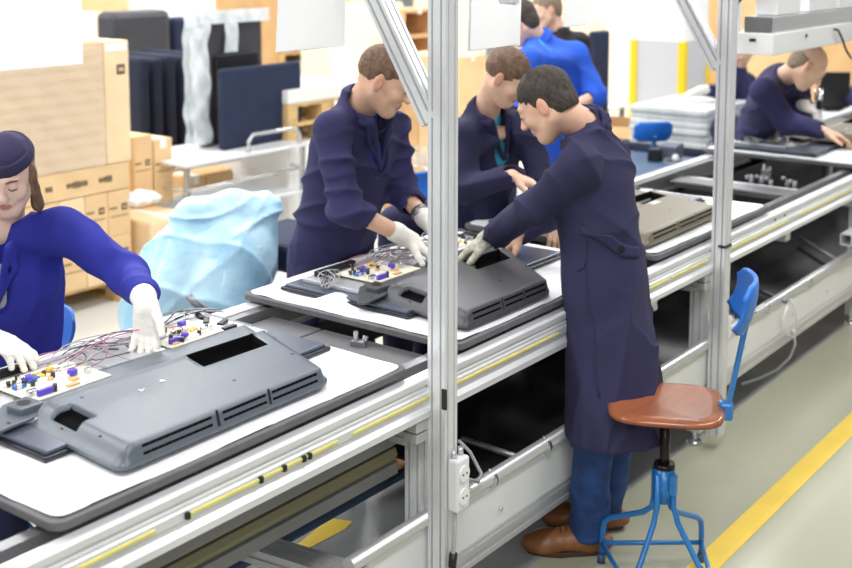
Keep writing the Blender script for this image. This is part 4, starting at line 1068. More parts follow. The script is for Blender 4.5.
# ---------------------------------------------------------------- swivel chairs
def make_chair(c, back_dir, label, seat_z=.63):
    c = Vector((c[0], c[1], 0)); bd_ = Vector((back_dir[0], back_dir[1], 0)).normalized(); sd = Vector((-bd_.y, bd_.x, 0))
    r = empty('swivel_chair', c, label, 'chair', 'blue swivel work chairs')
    L = lambda x, y, z: c + sd*x + bd_*y + ZZ*z      # x sideways, y to the back
    # seat: rounded square, dished
    def outline(a, R=.183):
        n = 4.0; ca, sa = math.cos(a), math.sin(a); return R/((abs(ca)**n+abs(sa)**n)**(1/n))
    B = MB(); nr, na = 12, 48; rows = []
    for top in (1, 0):
        rr_ = []
        for i in range(nr+1):
            t = i/nr; row = []
            for k in range(na):
                a = 2*math.pi*k/na; R = outline(a)*t*(1 if top else .985)
                x, y = R*math.cos(a), R*math.sin(a); z = seat_z + (.010*t*t - .012*smooth(.85, 1, t) if top else -.022+.008*t)
                row.append(B.bm.verts.new(L(x, y, z)))
            rr_.append(row)
        rows.append(rr_)
    for s_, rr_ in enumerate(rows):
        for i in range(nr):
            for k in range(na):
                vs = [rr_[i][k], rr_[i+1][k], rr_[i+1][(k+1) % na], rr_[i][(k+1) % na]]
                if i == 0: bmesh.ops.pointmerge if False else None
                f = B.bm.faces.new(vs); f.smooth = True
    for k in range(na):
        f = B.bm.faces.new((rows[0][nr][k], rows[1][nr][k], rows[1][nr][(k+1) % na], rows[0][nr][(k+1) % na])); f.material_index = 1; f.smooth = True
    bmesh.ops.remove_doubles(B.bm, verts=B.bm.verts[:], dist=1e-5)
    B.build('seat', ['wood_seat', 'wood_edge'], r)
    B = MB(); B.cyl(c+ZZ*.33, c+ZZ*(seat_z-.03), .0165, n=16); B.cyl(c+ZZ*(seat_z-.045), c+ZZ*(seat_z-.018), .05, .07, 20); B.build('spindle', 'black_steel', r)
    hb = MB().cyl(c+ZZ*.30, c+ZZ*.415, .034, n=24).build('hub', 'blue_paint', r)
    MB().cyl(c+ZZ*.413, c+ZZ*.428, .036, .033, 24).build('hub_collar', 'black_steel', hb)
    B = MB(); t = L(-.035, .03, .37); B.box(t, (.022, .022, .07), 0, .004); B.build('height_knob', 'blue_paint', hb)
    ring = []
    for k, deg in enumerate((84, -8, 174, 264)):
        a = math.radians(deg); dr = Vector((math.cos(a), math.sin(a), 0))
        if k < 2: pts = [c+dr*.036+ZZ*.40, c+dr*.036+ZZ*.30, c+dr*.044+ZZ*.262, c+dr*.075+ZZ*.235, c+dr*.205+ZZ*.170, c+dr*.228+ZZ*.150, c+dr*.234+ZZ*.12, c+dr*.237+ZZ*.02]
        else: pts = [c+dr*.036+ZZ*.40, c+dr*.038+ZZ*.29, c+dr*.055+ZZ*.24, c+dr*.13+ZZ*.13, c+dr*.237+ZZ*.02]
        l = MB().tube(pts, .0095, 12).build('leg', 'blue_paint', r)
        MB().cyl(c+dr*.237+ZZ*.0, c+dr*.237+ZZ*.032, .014, .012, 12).build('foot_cap', 'table_blue', l)
        ring.append(c+dr*(.235 if k < 2 else .19)+ZZ*.07)
    B = MB(); ring = [ring[0], ring[2], ring[3], ring[1]]
    for k in range(4): B.tube([ring[k], ring[(k+1) % 4]], .008, 10)
    B.build('foot_ring', 'blue_paint', r)
    # back bar and backrest
    B = MB(); zz = seat_z
    pts = [L(0, .04, zz-.035), L(0, .15, zz-.038), L(0, .185, zz-.02), L(0, .200, zz+.04), L(0, .235, zz+.24), L(0, .250, zz+.33)]
    F = []
    for i, p_ in enumerate(pts):
        d = (pts[min(i+1, 5)]-pts[max(i-1, 0)]).normalized(); n_ = d.cross(sd).normalized()
        F.append([B.bm.verts.new(p_+sd*a*.017+n_*b*.007) for a, b in ((-1, -1), (1, -1), (1, 1), (-1, 1))])
    for i in range(5):
        for k in range(4): B.bm.faces.new((F[i][k], F[i][(k+1) % 4], F[i+1][(k+1) % 4], F[i+1][k]))
    B.bm.faces.new(F[0]); B.bm.faces.new(list(reversed(F[-1]))); B.build('back_bar', 'blue_paint', r)
    B = MB(); B.box(L(0, .187, zz-.012), (.045, .045, .06), math.atan2(sd.y, sd.x), .01); B.build('pivot', 'blue_paint', r)
    def bf(th):
        def fn(u, v):
            x = (u-.5)*.31; z = zz+.27+v*.155; 
            a = abs(u-.5)*2; w_ = 1-.16*smooth(.6, 1, a)
            z = zz+.3475+(v-.5)*.155*(1-.35*smooth(.72, 1, a))
            y = .250 + (v-.5)*.03 - .042*(a**2) + th - .02*math.sin(math.pi*v)*0 + .012*(1-abs(2*v-1)**2)
            return L(x, y, z)
        return fn
    B = MB(); B.grid(bf(.008), 24, 10); B.grid(bf(-.006), 24, 10)
    b_ = B.build('backrest', 'blue_plastic', r, recalc=False)
    bm = bmesh.new(); bm.from_mesh(b_.data)
    # close the rim between the two skins
    ed = [e for e in bm.edges if e.is_boundary]; bmesh.ops.bridge_loops(bm, edges=ed); bmesh.ops.recalc_face_normals(bm, faces=bm.faces[:]); bm.to_mesh(b_.data); bm.free()
    B = MB()
    for z_ in (.31, .36): B.tube([L(0, .255, zz+z_), L(0, .271, zz+z_)], .009, 12)
    B.split('rivet', 'silver', b_)
    return r
BD = (RR*1.0-HH*.2).normalized(); A0 = math.atan2(BD.y, BD.x)
ch = make_chair((.778, -.318), BD, 'wooden-seated blue swivel chair in the aisle beside the foreground man')
def chair_at(loc, dr, label, sc=1.0):
    c = copy_tree(ch); c.location = (loc[0], loc[1], 0); c.rotation_euler.z = math.atan2(dr.y, dr.x)-A0; c.scale = (sc, sc, sc); c['label'] = label; return c
chair_at((-.47, 1.43), Vector((1, -.1, 0)), 'blue swivel chair on which the young woman sits, its backrest beside her', .84)
c5 = at(410, 182, 6.1); dr = (HH*.6-RR*.6).normalized(); c5 = c5 - dr*.27
chair_at((c5.x, c5.y), dr, 'blue swivel chair whose rounded backrest shows beyond the tall man\'s forearm', .9)
c5 = at(657, 137, 8.0); dr = (-HH*.9+RR*.2).normalized(); c5 = c5 - dr*.26
chair_at((c5.x, c5.y), dr, 'blue swivel chair before the open carton, behind the blue-grey bench', .88)
chair_at((re_.J['hip'].x, re_.J['hip'].y), Vector((.8, .5, 0)), 'blue swivel chair under the seated worker at the right edge', .86)
# ---------------------------------------------------------------- papers hung from the overhead beam
def hanging(px0, px1, py, Y, label, n=3, picture=False, fan=.012, top=2.162):
    a, b = atY(px0, py, Y), atY(px1, py-(px1-px0)*.08, Y); zb = (a.z+b.z)/2
    r = empty('hanging_papers', ((a.x+b.x)/2, Y, zb), label, 'papers', 'white papers clipped to the overhead beam')
    for i in range(n):
        B = MB(); off = fan*i; cv = .012
        def fn(u, v, s_=0): return (a.x+(b.x-a.x)*u - off*(1-v)*1.6, Y - .004*i + cv*math.sin(u*2.5+i)*(1-v) - .010*(1-v)*i*(1-u) + s_, zb+.003*i+(top-zb)*v)
        B.grid(lambda u, v: fn(u, v), 12, 8); B.grid(lambda u, v: fn(u, v, .0012), 12, 8)
        B.build('sheet', 'paper', r, recalc=False)
    if picture:
        B = MB(); q = lambda u, v: (a.x+(b.x-a.x)*u-fan*(n-1)*(1-v)*1.6, Y-.0085-.004*(n-1)-.012*(1-v), zb+.003*(n-1)+(top-zb)*v)
        B.quad(q(.45, .34), q(.93, .34), q(.93, .62), q(.45, .62)); B.build('printed_picture', 'print_grey', r)
    B = MB(); B.bb(a.x+.25*(b.x-a.x), a.x+.75*(b.x-a.x), Y-.012, Y+.008, 2.15, 2.185, .003); B.build('clip', 'black', r)
hanging(-150, 85, 66+8+10, .33, 'broad white paper hanging at the top left corner above the cartons', n=1)
hanging(283, 347, 52, .33, 'white papers hanging above the tall man\'s back', n=2, fan=.02)
hanging(470, 521, 50.5, .33, 'fanned white papers with a grey picture hanging just right of the first upright', n=4, picture=True, fan=.012)
hanging(566, 607, 27, .33, 'small white papers hanging above the man in the black jacket', n=2, fan=.015)

# ---------------------------------------------------------------- background
def crate(name, px0, py0, px1, py1, Y, dy, label, m='card', cat='carton', group=None, ref=None, logo=False, z0=None, tape=True, film=False, lab=False, bev=.008, build=True):
    """axis-aligned box whose front face at distance Y spans the given pixels"""
    a = atY(px0, (py0+py1)/2, Y); b = atY(px1, (py0+py1)/2, Y)
    pr = px1 if ref is None else ref
    zt = atY(pr, py0, Y).z; zb = atY(pr, py1, Y).z if z0 is None else z0
    return boxthing(name, a.x, b.x, Y, Y+dy, zb, zt, label, m, cat, group, logo, tape, lab, bev)
def crateX(px0, py0, px1, X, dx, label, m='card', tape=True, group=None, z0=0.0, name='carton', cat='carton', lab=False):
    def atX(x, y): r = ray(x, y); return CAM + r*((X-CAM.x)/r.x)
    a, b = atX(px0, py0), atX(px1, py0)
    return boxthing(name, X, X+dx, b.y, a.y, z0, (a.z+b.z)/2, label, m, cat, group, False, tape, lab)
def boxthing(name, x0, x1, y0, y1, z0, z1, label, m='card', cat='carton', group=None, logo=False, tape=True, lab=False, bev=.008):
    r = empty(name, ((x0+x1)/2, (y0+y1)/2, z0), label, cat, group)
    MB().bb(x0, x1, y0, y1, z0, z1, bev).build('box_body', m, r)
    if tape:
        B = MB(); xm = (x0+x1)/2; B.bb(xm-.025, xm+.025, y0-.0015, y1+.001, z1-.06, z1+.0015); B.build('packing_tape', 'tape', r)
    if logo:
        s_ = min(.05, (x1-x0)*.25); cx_ = x1-s_*1.1; cz = z0+(z1-z0)*.62
        B = MB(); B.bb(cx_-s_/2, cx_+s_/2, y0-.002, y0+.001, cz-s_/2, cz+s_/2, .0008); B.build('printed_mark', 'card_dark', r)
        B = MB(); B.bb(cx_-s_*.2, cx_+s_*.2, y0-.003, y0-.0015, cz-s_*.08, cz+s_*.08); B.bb(cx_-s_*.28, cx_-s_*.18, y0-.003, y0-.0015, cz-s_*.28, cz+s_*.28); B.bb(cx_+s_*.18, cx_+s_*.28, y0-.003, y0-.0015, cz-s_*.28, cz+s_*.28); B.split('printed_mark', m, r)
        B = MB(); w_ = (x1-x0)-s_*2.2
        for i in range(6): B.bb(x0+w_*.12+w_*.13*i, x0+w_*.22+w_*.13*i, y0-.002, y0+.001, cz-s_*.14, cz+s_*.14)
        B.bb(x0+w_*.2, x1-s_*.5, y0-.002, y0+.001, cz-s_*1.3, cz-s_*1.16)
        B.split('printed_line', 'print', r)
    if lab:
        B = MB(); w_ = x1-x0; h_ = z1-z0; B.bb(x0+w_*.2, x0+w_*.8, y0-.003, y0, z0+h_*.45, z0+h_*.85); B.build('paper_label', 'tape', r)
    return r
def pallet(x0, x1, y0, y1, z0, label, group='wooden pallets'):
    r = empty('pallet', ((x0+x1)/2, (y0+y1)/2, z0), label, 'pallet', group)
    n = 6
    for i in range(n):
        y = y0+(y1-y0)*(i+.5)/n; MB().bb(x0, x1, y-.05, y+.05, z0+.118, z0+.14, .003).build('deck_board', 'wood_pallet', r)
    for i in range(3):
        x = x0+.05+(x1-x0-.1)*i/2; MB().bb(x-.05, x+.05, y0, y1, z0, z0+.018, .002).build('bottom_board', 'wood_pallet', r)
        for j in range(3):
            y = y0+.07+(y1-y0-.14)*j/2; MB().bb(x-.05, x+.05, y-.07, y+.07, z0+.018, z0+.118, .003).build('block', 'wood_pallet', r)
    return r
YS = 3.66
pallet(.45, 1.87, YS+.0, YS+.95, 0, 'wooden pallet under the tall stack of television cartons', group=None)
g1 = 'upright television cartons in the lower tiers of the wrapped stack'
xs = [.50, .68, .86, 1.04, 1.205, 1.37, 1.54, 1.70, 1.865]
for row, (z0, z1) in enumerate(((.142, .405), (.407, .675))):
    for i in range(8):
        n_ = ('outermost right', 'second from the right', 'third from the right', 'fourth from the right', 'fifth from the right', 'sixth from the right', 'seventh from the right', 'leftmost')[7-i]
        boxthing('carton', xs[i]+.002, xs[i+1]-.002, YS, YS+.9, z0, z1, f'narrow upright carton, {n_} in the {("bottom", "second")[row]} tier of the wrapped stack', 'card' if (i+row) % 3 else 'card2', 'carton', g1, logo=True, tape=False, bev=.004)
b_ = boxthing('carton', .50, 1.865, YS-.005, YS+.9, .678, .835, 'long flat printed carton across the middle of the wrapped stack', 'card', tape=False)
B = MB(); rs = random.Random(4)
for x0, n in ((1.28, 3), (1.42, 9), (1.64, 6)):
    for i in range(n):
        x = x0+i*.016; h = rs.uniform(.012, .02); B.bb(x, x+.010, YS-.008, YS-.004, .755-h, .755+h)
B.split('printed_line', 'card_dark', b_)
boxthing('carton', .50, 1.30, YS, YS+.9, .838, 1.555, 'large film-wrapped carton at the top left of the stack', 'card', tape=False)
boxthing('carton', 1.303, 1.70, YS, YS+.9, .838, 1.555, 'film-wrapped carton with crumpled film at the top middle of the stack', 'card', tape=False)
b_ = boxthing('carton', 1.703, 1.88, YS-.005, YS+.9, .838, 1.55, 'tall carton with a dark mark at the top right corner of the stack', 'card2', tape=False)
B = MB(); c = atY(120, 69, YS); B.bb(c.x-.028, c.x+.028, YS-.010, YS-.004, c.z-.028, c.z+.028, .002); B.build('printed_mark', 'card_dark', b_)
B = MB(); B.bb(c.x-.016, c.x-.008, YS-.012, YS-.009, c.z-.014, c.z+.014); B.bb(c.x+.006, c.x+.014, YS-.012, YS-.009, c.z-.014, c.z+.014); B.bb(c.x-.01, c.x+.01, YS-.012, YS-.009, c.z-.004, c.z+.004); B.build('printed_mark', 'card2', b_)
B = MB(); B.bb(1.71, 1.865, YS-.008, YS, 1.49, 1.535, .002); B.build('packing_tape', 'tape', b_)
B = MB(); rs = random.Random(9)
def fn(u, v): return (.49+u*1.20, YS-.012-.006*math.sin(31*u+9*v)*math.sin(13*v+5*u)-.004*math.sin(70*v), .84+v*.70)
B.grid(fn, 60, 40); fl = B.build('stretch_film', 'film'); tag(fl, 'clear stretch film wound around the upper cartons of the tall stack', 'film')
# pair of cartons and the low wrapped box they stand on
boxthing('carton', 1.92, 2.27, 3.55, 4.30, .0, .47, 'low cream-wrapped box behind the blue plastic bag', 'card2', 'box', bev=.02)
B1 = crate('carton', 134, 134, 153, 200, 3.9, .5, 'left upright carton of the pair beside the tall stack', 'card', group='pair of upright cartons on the low box', logo=True, z0=.472, tape=False)
B2 = crate('carton', 154.5, 137, 173, 202, 3.9, .35, 'right upright carton of the pair beside the tall stack', 'card', group='pair of upright cartons on the low box', logo=True, z0=.472)
S = SDF(); c = atz(145, 196, .50); 
S.ell(atY(139, 196, 3.68), (.10, .05, .045), None, .03); S.ell(atY(147, 199, 3.64), (.12, .06, .03), None, .04)
tag(sdf_mesh('plastic_film', [S.raw(.008, folds(.012, 50, 3))], 'bubble'), 'crumpled clear plastic lying on the low box by the paired cartons', 'film')
# cart
cr = empty('utility_cart', (2.85, 3.95, 0), 'grey metal cart with a tubular handle carrying padded panels', 'cart')
MB().bb(2.30, 3.42, 3.66, 4.28, .725, .75, .006).build('top_shelf', 'table_white', cr); MB().bb(2.32, 3.40, 3.68, 4.26, .40, .42, .006).build('lower_shelf', 'table_white', cr)
for x in (2.33, 3.38):
    for y in (3.69, 4.24):
        l = MB().bb(x-.016, x+.016, y-.016, y+.016, .08, .725, .003).build('leg', 'tube', cr)
        MB().cyl((x-.012, y, .04), (x+.012, y, .04), .04, n=18).build('castor', 'black', l)
B = MB()
for y in (3.67, 4.27): B.tube([(2.33, y, .58), (3.38, y, .58)], .011, 8)
for x in (2.33, 3.38): B.tube([(x, 3.67, .58), (x, 4.27, .58)], .011, 8)
B.build('side_rail', 'tube', cr)
B = MB(); B.tube([(2.86, 3.68, .75), (2.86, 3.68, .82), (2.90, 3.68, .862), (3.28, 3.68, .862), (3.34, 3.68, .83), (3.345, 3.68, .75)], .013, 10); B.build('handle', 'tube', cr)
def pad(x0, x1, y0, y1, z0, z1, label, m, name='padded_cover', cat='padded cover', group=None, bev=.02):
    B = MB(); B.bb(x0, x1, y0, y1, z0, z1, bev); o = B.build(name, m); return tag(o, label, cat, group)
a, b = atY(224, 158, 3.85), atY(303, 158, 3.85)
pad(a.x, b.x, 3.85, 3.91, .753, atY(303, 61, 3.85).z, 'navy fabric padded panel standing on the cart behind the handle', 'navy_pad')
# bubble-wrapped frame behind it
a, b = atY(193, 158, 4.05), atY(268, 158, 4.05); zt = atY(230, 12, 4.05).z
wf = empty('wrapped_television', ((a.x+b.x)/2, 4.08, .752), 'tall television frame in white bubble wrap standing on the cart', 'wrapped television')
MB().bb(a.x+.10, b.x-.03, 4.06, 4.11, .755, zt-.02, .01).build('frame', 'grey_plastic', wf)
def sheetfn(xa, xb, za, zb_, y, amp=.012, ph=0):
    def fn(u, v):
        x = xa+(xb-xa)*u; z = za+(zb_-za)*v
        return (x+amp*math.sin(17*z+ph)*(1 if u > .5 else .6), y-.012+amp*.9*math.sin(31*z+9*x+ph)*math.sin(40*x+5*z), z)
    return fn
B = MB(); B.grid(sheetfn(a.x-.03, a.x+.135, .78, zt, 4.03), 14, 60); B.grid(sheetfn(a.x-.03, a.x+.135, .78, zt, 4.10), 14, 60); B.build('bubble_wrap', 'bubble', wf, recalc=False)
B = MB(); B.grid(sheetfn(a.x+.05, b.x, zt-.07, zt+.02, 4.02, .01, 2), 30, 10); B.build('bubble_wrap', 'bubble', wf, recalc=False)
B = MB(); B.grid(sheetfn(a.x+.28, a.x+.40, zt-.27, zt-.05, 4.03, .006, 1), 10, 14); B.build('bubble_wrap', 'bubble', wf, recalc=False)
MB().bb(a.x+.20, b.x-.10, 4.02, 4.05, .80, zt-.28, .01).build('inner_panel', 'black', wf)
# row of black pads on a platform
boxthing('platform', 2.80, 3.60, 4.75, 5.55, 0, .50, 'dark low platform under the row of black padded panels', 'black_pad', 'platform', tape=False)
for i in range(5):
    c = atY(142+13.5*i, 110, 4.8); zt = atY(150, 57, 4.8).z
    pad(c.x, c.x+.085, 4.8, 5.45, .5, zt-.012*(i % 2), ('black padded panel, %s in the row behind the paired cartons' % ('leftmost', 'second', 'third', 'fourth', 'rightmost')[i]), 'black_pad', group='row of black padded panels', bev=.03)
a, b = atY(114, 40, 5.62), atY(172, 40, 5.62)
pad(a.x, b.x, 5.62, 5.85, .0, atY(140, 11, 5.62).z, 'large dark grey slab standing behind the black padded panels', 'grey_plastic', 'tall_slab', 'slab', bev=.05)
a, b = atY(173, 40, 5.65), atY(198, 40, 5.65)
pad(a.x+.02, b.x, 5.65, 5.85, .0, atY(180, 18, 5.65).z, 'dark navy slab between the grey slab and the bubble wrap', 'navy_pad', 'tall_slab', 'slab', bev=.03)
# cartons on the floor under and behind the cart
for i, (p0, p1) in enumerate(((186, 206), (207, 232), (233, 258), (259, 284), (285, 306))):
    crate('carton', p0, 166, p1, 199, 4.36, .35, 'brown carton %s in the row seen under the cart' % ('leftmost', 'second', 'third', 'fourth', 'rightmost')[i], 'card3', group='cartons seen beneath the cart', z0=0, lab=i in (2, 4), ref=245, tape=i % 2 == 0)
# far stock of cartons and pallets
gfar = 'far stock cartons'
def far(px0, py0, px1, py1, Y, label, m='card', z0=0.0, dy=.8, **k): return crate('carton', px0, py0, px1, py1, Y, dy, label, m, group=gfar, z0=z0, **k)
far(60, -12, 128, 10, 7.6, 'tall carton stack section at the back left above the slab', 'card', dy=1)
far(84, 12, 103, 60, 7.0, 'pale wrapped carton just right of the top left paper', 'cream')
far(131, -30, 215, 8, 8.0, 'white wrapped block at the top behind the dark slabs', 'tape', tape=False)
far(218, -20, 276, 7, 9.2, 'brown carton at the top above the bubble wrap', 'card3')
c = at(322, 110, 8.6)
boxthing('carton', c.x-.35, c.x+.45, c.y, c.y+.7, 0, c.z-.21, 'white wrapped block under two pallets left of the tall man\'s head', 'tape', tape=False)
pallet(c.x-.35, c.x+.45, c.y, c.y+.7, c.z-.21, 'lower of two pallets on the white block left of the tall man\'s head')
pallet(c.x-.35, c.x+.45, c.y, c.y+.7, c.z-.07, 'upper of two pallets on the white block left of the tall man\'s head')
boxthing('carton', c.x-.35, c.x+.45, c.y, c.y+.7, c.z+.072, c.z+.17, 'thin white wrapped block on the two pallets', 'tape', tape=False)
a = atY(280, 60, 10.0); b = atY(352, 60, 10.0); zt = atY(316, 51, 10.0).z
pallet(a.x, b.x, 10, 11, zt-.14, 'wooden pallet on top of the far block behind the hanging papers')
boxthing('carton', a.x, b.x, 10, 11, 0, zt-.145, 'far pale block under the pallet behind the hanging papers', 'wall_grey', group=gfar, tape=False)
boxthing('carton', a.x-.1, b.x+.3, 10.05, 11, zt+.005, zt+1.2, 'far brown carton above the pallet behind the hanging papers', 'card3', group=gfar)
far(351, 8, 384, 110, 7.2, 'tall cream wrapped carton behind the tall man\'s head', 'cream', tape=False)
B = MB(); c0, c1 = atY(344, 56, 6.0), atY(352, 75, 6.0)
B.cyl((c0.x+.1, 6.1, .0), (c0.x+.1, 6.1, c0.z), .11, n=28); tag(B.build('film_roll', 'tape'), 'white roll of film standing upright behind the tall man\'s collar', 'roll')
far(384, 2, 403, 80, 8.6, 'cream carton behind the diagonal brace', 'cream')
far(404, 8, 436, 20, 7.0, 'top brown carton between the diagonal brace and the first upright', 'card3', z0=1.35)
rk = empty('storage_rack', (0, 0, 0), 'brown storage rack with a dark opening between brace and first upright', 'rack'); a, b = atY(404, 40, 7.0), atY(436, 40, 7.0)
for x in (a.x, b.x): MB().bb(x-.03, x+.03, 7.0, 7.8, 0, 1.35, .004).build('post', 'box_orange', rk)
for z in (.6, 1.0, 1.32): MB().bb(a.x, b.x, 7.0, 7.8, z, z+.03, .004).build('shelf', 'box_orange', rk)
MB().bb(a.x, b.x, 7.78, 7.8, .5, 1.35).build('back_panel', 'comp_dark', rk)
for i, (p0, p1, y0, m_) in enumerate(((386, 402, 92, 'card'), (403, 418, 96, 'card3'), (419, 436, 88, 'card'))):
    crate('carton', p0, y0, p1, 150, 4.9, .6, 'carton %s behind the wire trays right of the tall man' % ('leftmost', 'in the middle', 'rightmost')[i], m_, group='cartons right of the tall man', z0=0, ref=418)
for i, (p0, p1, y0) in enumerate(((398, 416, 172), (417, 438, 170))):
    crate('carton', p0, y0, p1, 150, 3.9, .5, 'labelled carton %s below the wire trays' % ('on the left', 'on the right')[i], 'card3', group='labelled cartons below the wire trays', z0=0, lab=True, ref=418)
a, b = atY(397, 160, 3.95), atY(440, 160, 3.95); zt = atY(418, 146, 3.95).z
wt = empty('wire_tray', ((a.x+b.x)/2, 4.1, zt-.08), 'wire tray on the labelled cartons beyond the tall man\'s arm', 'tray'); 
z_ = atY(418, 170, 3.9).z+.002
wt.location.z = z_; ORI[wt.name].z = z_
B = MB()
for k in range(4):
    z = z_+.006+.035*k; B.tube([(a.x, 3.95, z), (b.x, 3.95, z), (b.x, 4.3, z), (a.x, 4.3, z), (a.x, 3.95, z)], .005, 6)
for k in range(9):
    x = a.x+(b.x-a.x)*k/8; B.tube([(x, 3.95, z_+.11), (x, 3.95, z_+.006), (x, 4.3, z_+.006), (x, 4.3, z_+.11)], .0035, 6)
B.build('wire_frame', 'tube', wt)
# between the first upright and the second man
far(459, 54, 486, 100, 5.6, 'light brown carton right of the first upright behind the second man', 'card')
far(459, -10, 486, 50, 7.8, 'pale carton high behind the fanned papers', 'cream')
B = MB(); a = at(601, 31, 9.4)
pad(a.x-.1, a.x+.12, a.y-.02, a.y+.06, 0, a.z, 'dark navy padded panel standing right of the man in black', 'navy_pad', bev=.02)
crateX(606, -40, 640, 10.5, .8, 'cream wrapped pallet load left of the yellow-edged column', 'cream', tape=False)
crateX(500, -40, 590, 12.5, .8, 'pale carton wall far behind the hanging papers at the centre', 'cream')
# building column with yellow edge guards
cl = empty('building_column', (0, 0, 0), 'white building column, grey to waist height, with yellow edge guards', 'column')
a = at(684, 42, 11.0); x0, y0 = a.x, a.y; w_ = .52; zc = a.z
MB().bb(x0, x0+w_, y0, y0+w_, 0, zc, .004).build('grey_dado', 'wall_grey', cl); MB().bb(x0, x0+w_, y0, y0+w_, zc, 6.5, .004).build('column_shaft', 'wall_white', cl)
for x, y in ((x0, y0), (x0, y0+w_), (x0+w_, y0)): MB().bb(x-.02, x+.05, y-.02 if y == y0 else y-.05, y+.05 if y == y0 else y+.02, 0.02, zc, .006).build('edge_guard', 'yellow_guard', cl)
# white table with carton left of the column
a, b = atz(602, 104, .75), atz(644, 97, .75)
wtb = empty('side_table', (a.x+.3, a.y, 0), 'white-topped table with grey legs left of the yellow-edged column', 'table')
tx0, tx1, ty0, ty1 = a.x-.45, a.x+.55, a.y-.35, a.y+.45
tx0, tx1, ty0, ty1 = 5.80, 6.55, 2.85, 3.55
MB().bb(tx0, tx1, ty0, ty1, .725, .75, .005).build('tabletop', 'table_white', wtb)
for x in (tx0+.03, tx1-.03):
    for y in (ty0+.03, ty1-.03): MB().bb(x-.018, x+.018, y-.018, y+.018, 0, .725, .003).build('leg', 'alu_dark', wtb)
B = MB(); B.bb(tx0+.03, tx1-.03, ty0+.02, ty0+.04, .3, .33); B.bb(tx0+.02, tx0+.04, ty0+.03, ty1-.03, .3, .33); B.build('stretcher', 'alu_dark', wtb)
boxthing('carton', tx0+.15, tx0+.62, ty0+.28, ty1-.1, .752, 1.02, 'open brown carton with papers standing on the white side table', 'card3', lab=True)
# open carton behind the blue backrest
def open_carton(cx_, cy_, w, d, h, z0, label, ang=.3):
    r = empty('open_carton', (cx_, cy_, z0), label, 'carton'); t = .008; R = Matrix.Rotation(ang, 3, 'Z'); c = Vector((cx_, cy_, z0))
    B = MB()
    for (x, y, sx, sy) in ((0, -d/2, w, t), (0, d/2, w, t), (-w/2, 0, t, d), (w/2, 0, t, d)): B.box(c+R@Vector((x, y, h/2)), (sx, sy, h), R)
    B.box(c+R@Vector((0, 0, t/2)), (w, d, t), R); B.build('box_body', 'card3', r)
    for (x, y, sx, sy, ax, sg) in ((0, -d/2-.06, w, .14, 'X', 1), (0, d/2+.06, w, .14, 'X', -1), (-w/2-.06, 0, .14, d, 'Y', -1), (w/2+.06, 0, .14, d, 'Y', 1)):
        B = MB(); B.box(c+R@Vector((x, y, h-.035)), (sx, sy, t), R@Matrix.Rotation(.5*sg, 3, ax)); B.build('flap', 'card3', r)
    return r
c = at(628, 138, 9.2); open_carton(c.x, c.y, .55, .5, .76, 0.0, 'open brown carton behind the blue backrest', .2)
# blue-grey bench behind the line with instruments
bn = empty('work_bench', (4.0, 1.45, 0), 'dark blue-grey bench behind the line, left of the second upright', 'bench')
MB().bb(3.55, 4.45, 1.06, 1.80, .70, .75, .006).build('worktop', 'table_blue', bn); MB().bb(3.56, 4.44, 1.08, 1.79, .62, .698, .004).build('apron', 'navy_pad', bn)
for x in (3.6, 4.4):
    for y in (1.12, 1.74): MB().bb(x-.02, x+.02, y-.02, y+.02, 0, .62, .003).build('leg', 'alu_dark', bn)
c = atz(667, 160, .75); mt_ = empty('tester_box', (c.x, c.y, .751), 'small grey instrument box with knobs on the blue-grey bench', 'instrument')
MB().box((c.x+.05, c.y, .80), (.20, .12, .09), .2, .01).build('case', 'tv_panel', mt_)
MB().box((c.x-.07, c.y+.05, .79), (.08, .08, .08), .2, .01).build('terminal_block', 'black', mt_)
B = MB(); B.sph((c.x-.05, c.y-.08, .775), .022, 12, (1, 1, 1.1)); B.cyl((c.x-.05, c.y-.08, .752), (c.x-.05, c.y-.08, .80), .014); B.build('knob', 'panel', mt_)
B = MB(); cc = Vector((c.x-.09, c.y-.1, .756)); B.tube([cc+Vector((.07*math.cos(t), .07*math.sin(t), .002*t)) for t in [i*.4 for i in range(22)]], .004, 6); tag(B.build('cable', 'wire_grey'), 'coiled grey cable on the blue-grey bench beside the instrument box', 'cable')
# wrapped panel stack
c0 = at(690, 140, 8.8); ws_t = empty('packing_table', (c0.x, c0.y+.1, 0), 'dark table under the wrapped panels', 'table')
zt = c0.z
MB().bb(c0.x-.42, c0.x+.42, c0.y-.34, c0.y+.40, zt-.14, zt-.002, .01).build('tabletop', 'navy_pad', ws_t)
for x in (c0.x-.38, c0.x+.38):
    for y in (c0.y-.30, c0.y+.36): MB().bb(x-.02, x+.02, y-.02, y+.02, 0, zt-.14, .003).build('leg', 'alu_dark', ws_t)
for i in range(6):
    B = MB(); z = zt+.001+.047*i; dx_ = .012*math.sin(i*2.1)
    B.bb(c0.x-.38+dx_, c0.x+.38+dx_, c0.y-.30, c0.y+.30, z, z+.045, .012)
    tag(B.build('wrapped_display', 'bubble'), 'film-wrapped display panel, %s of the pile under the gloved hand' % ('lowest', 'second lowest', 'third', 'fourth', 'fifth', 'topmost')[i], 'wrapped display', 'pile of film-wrapped panels')
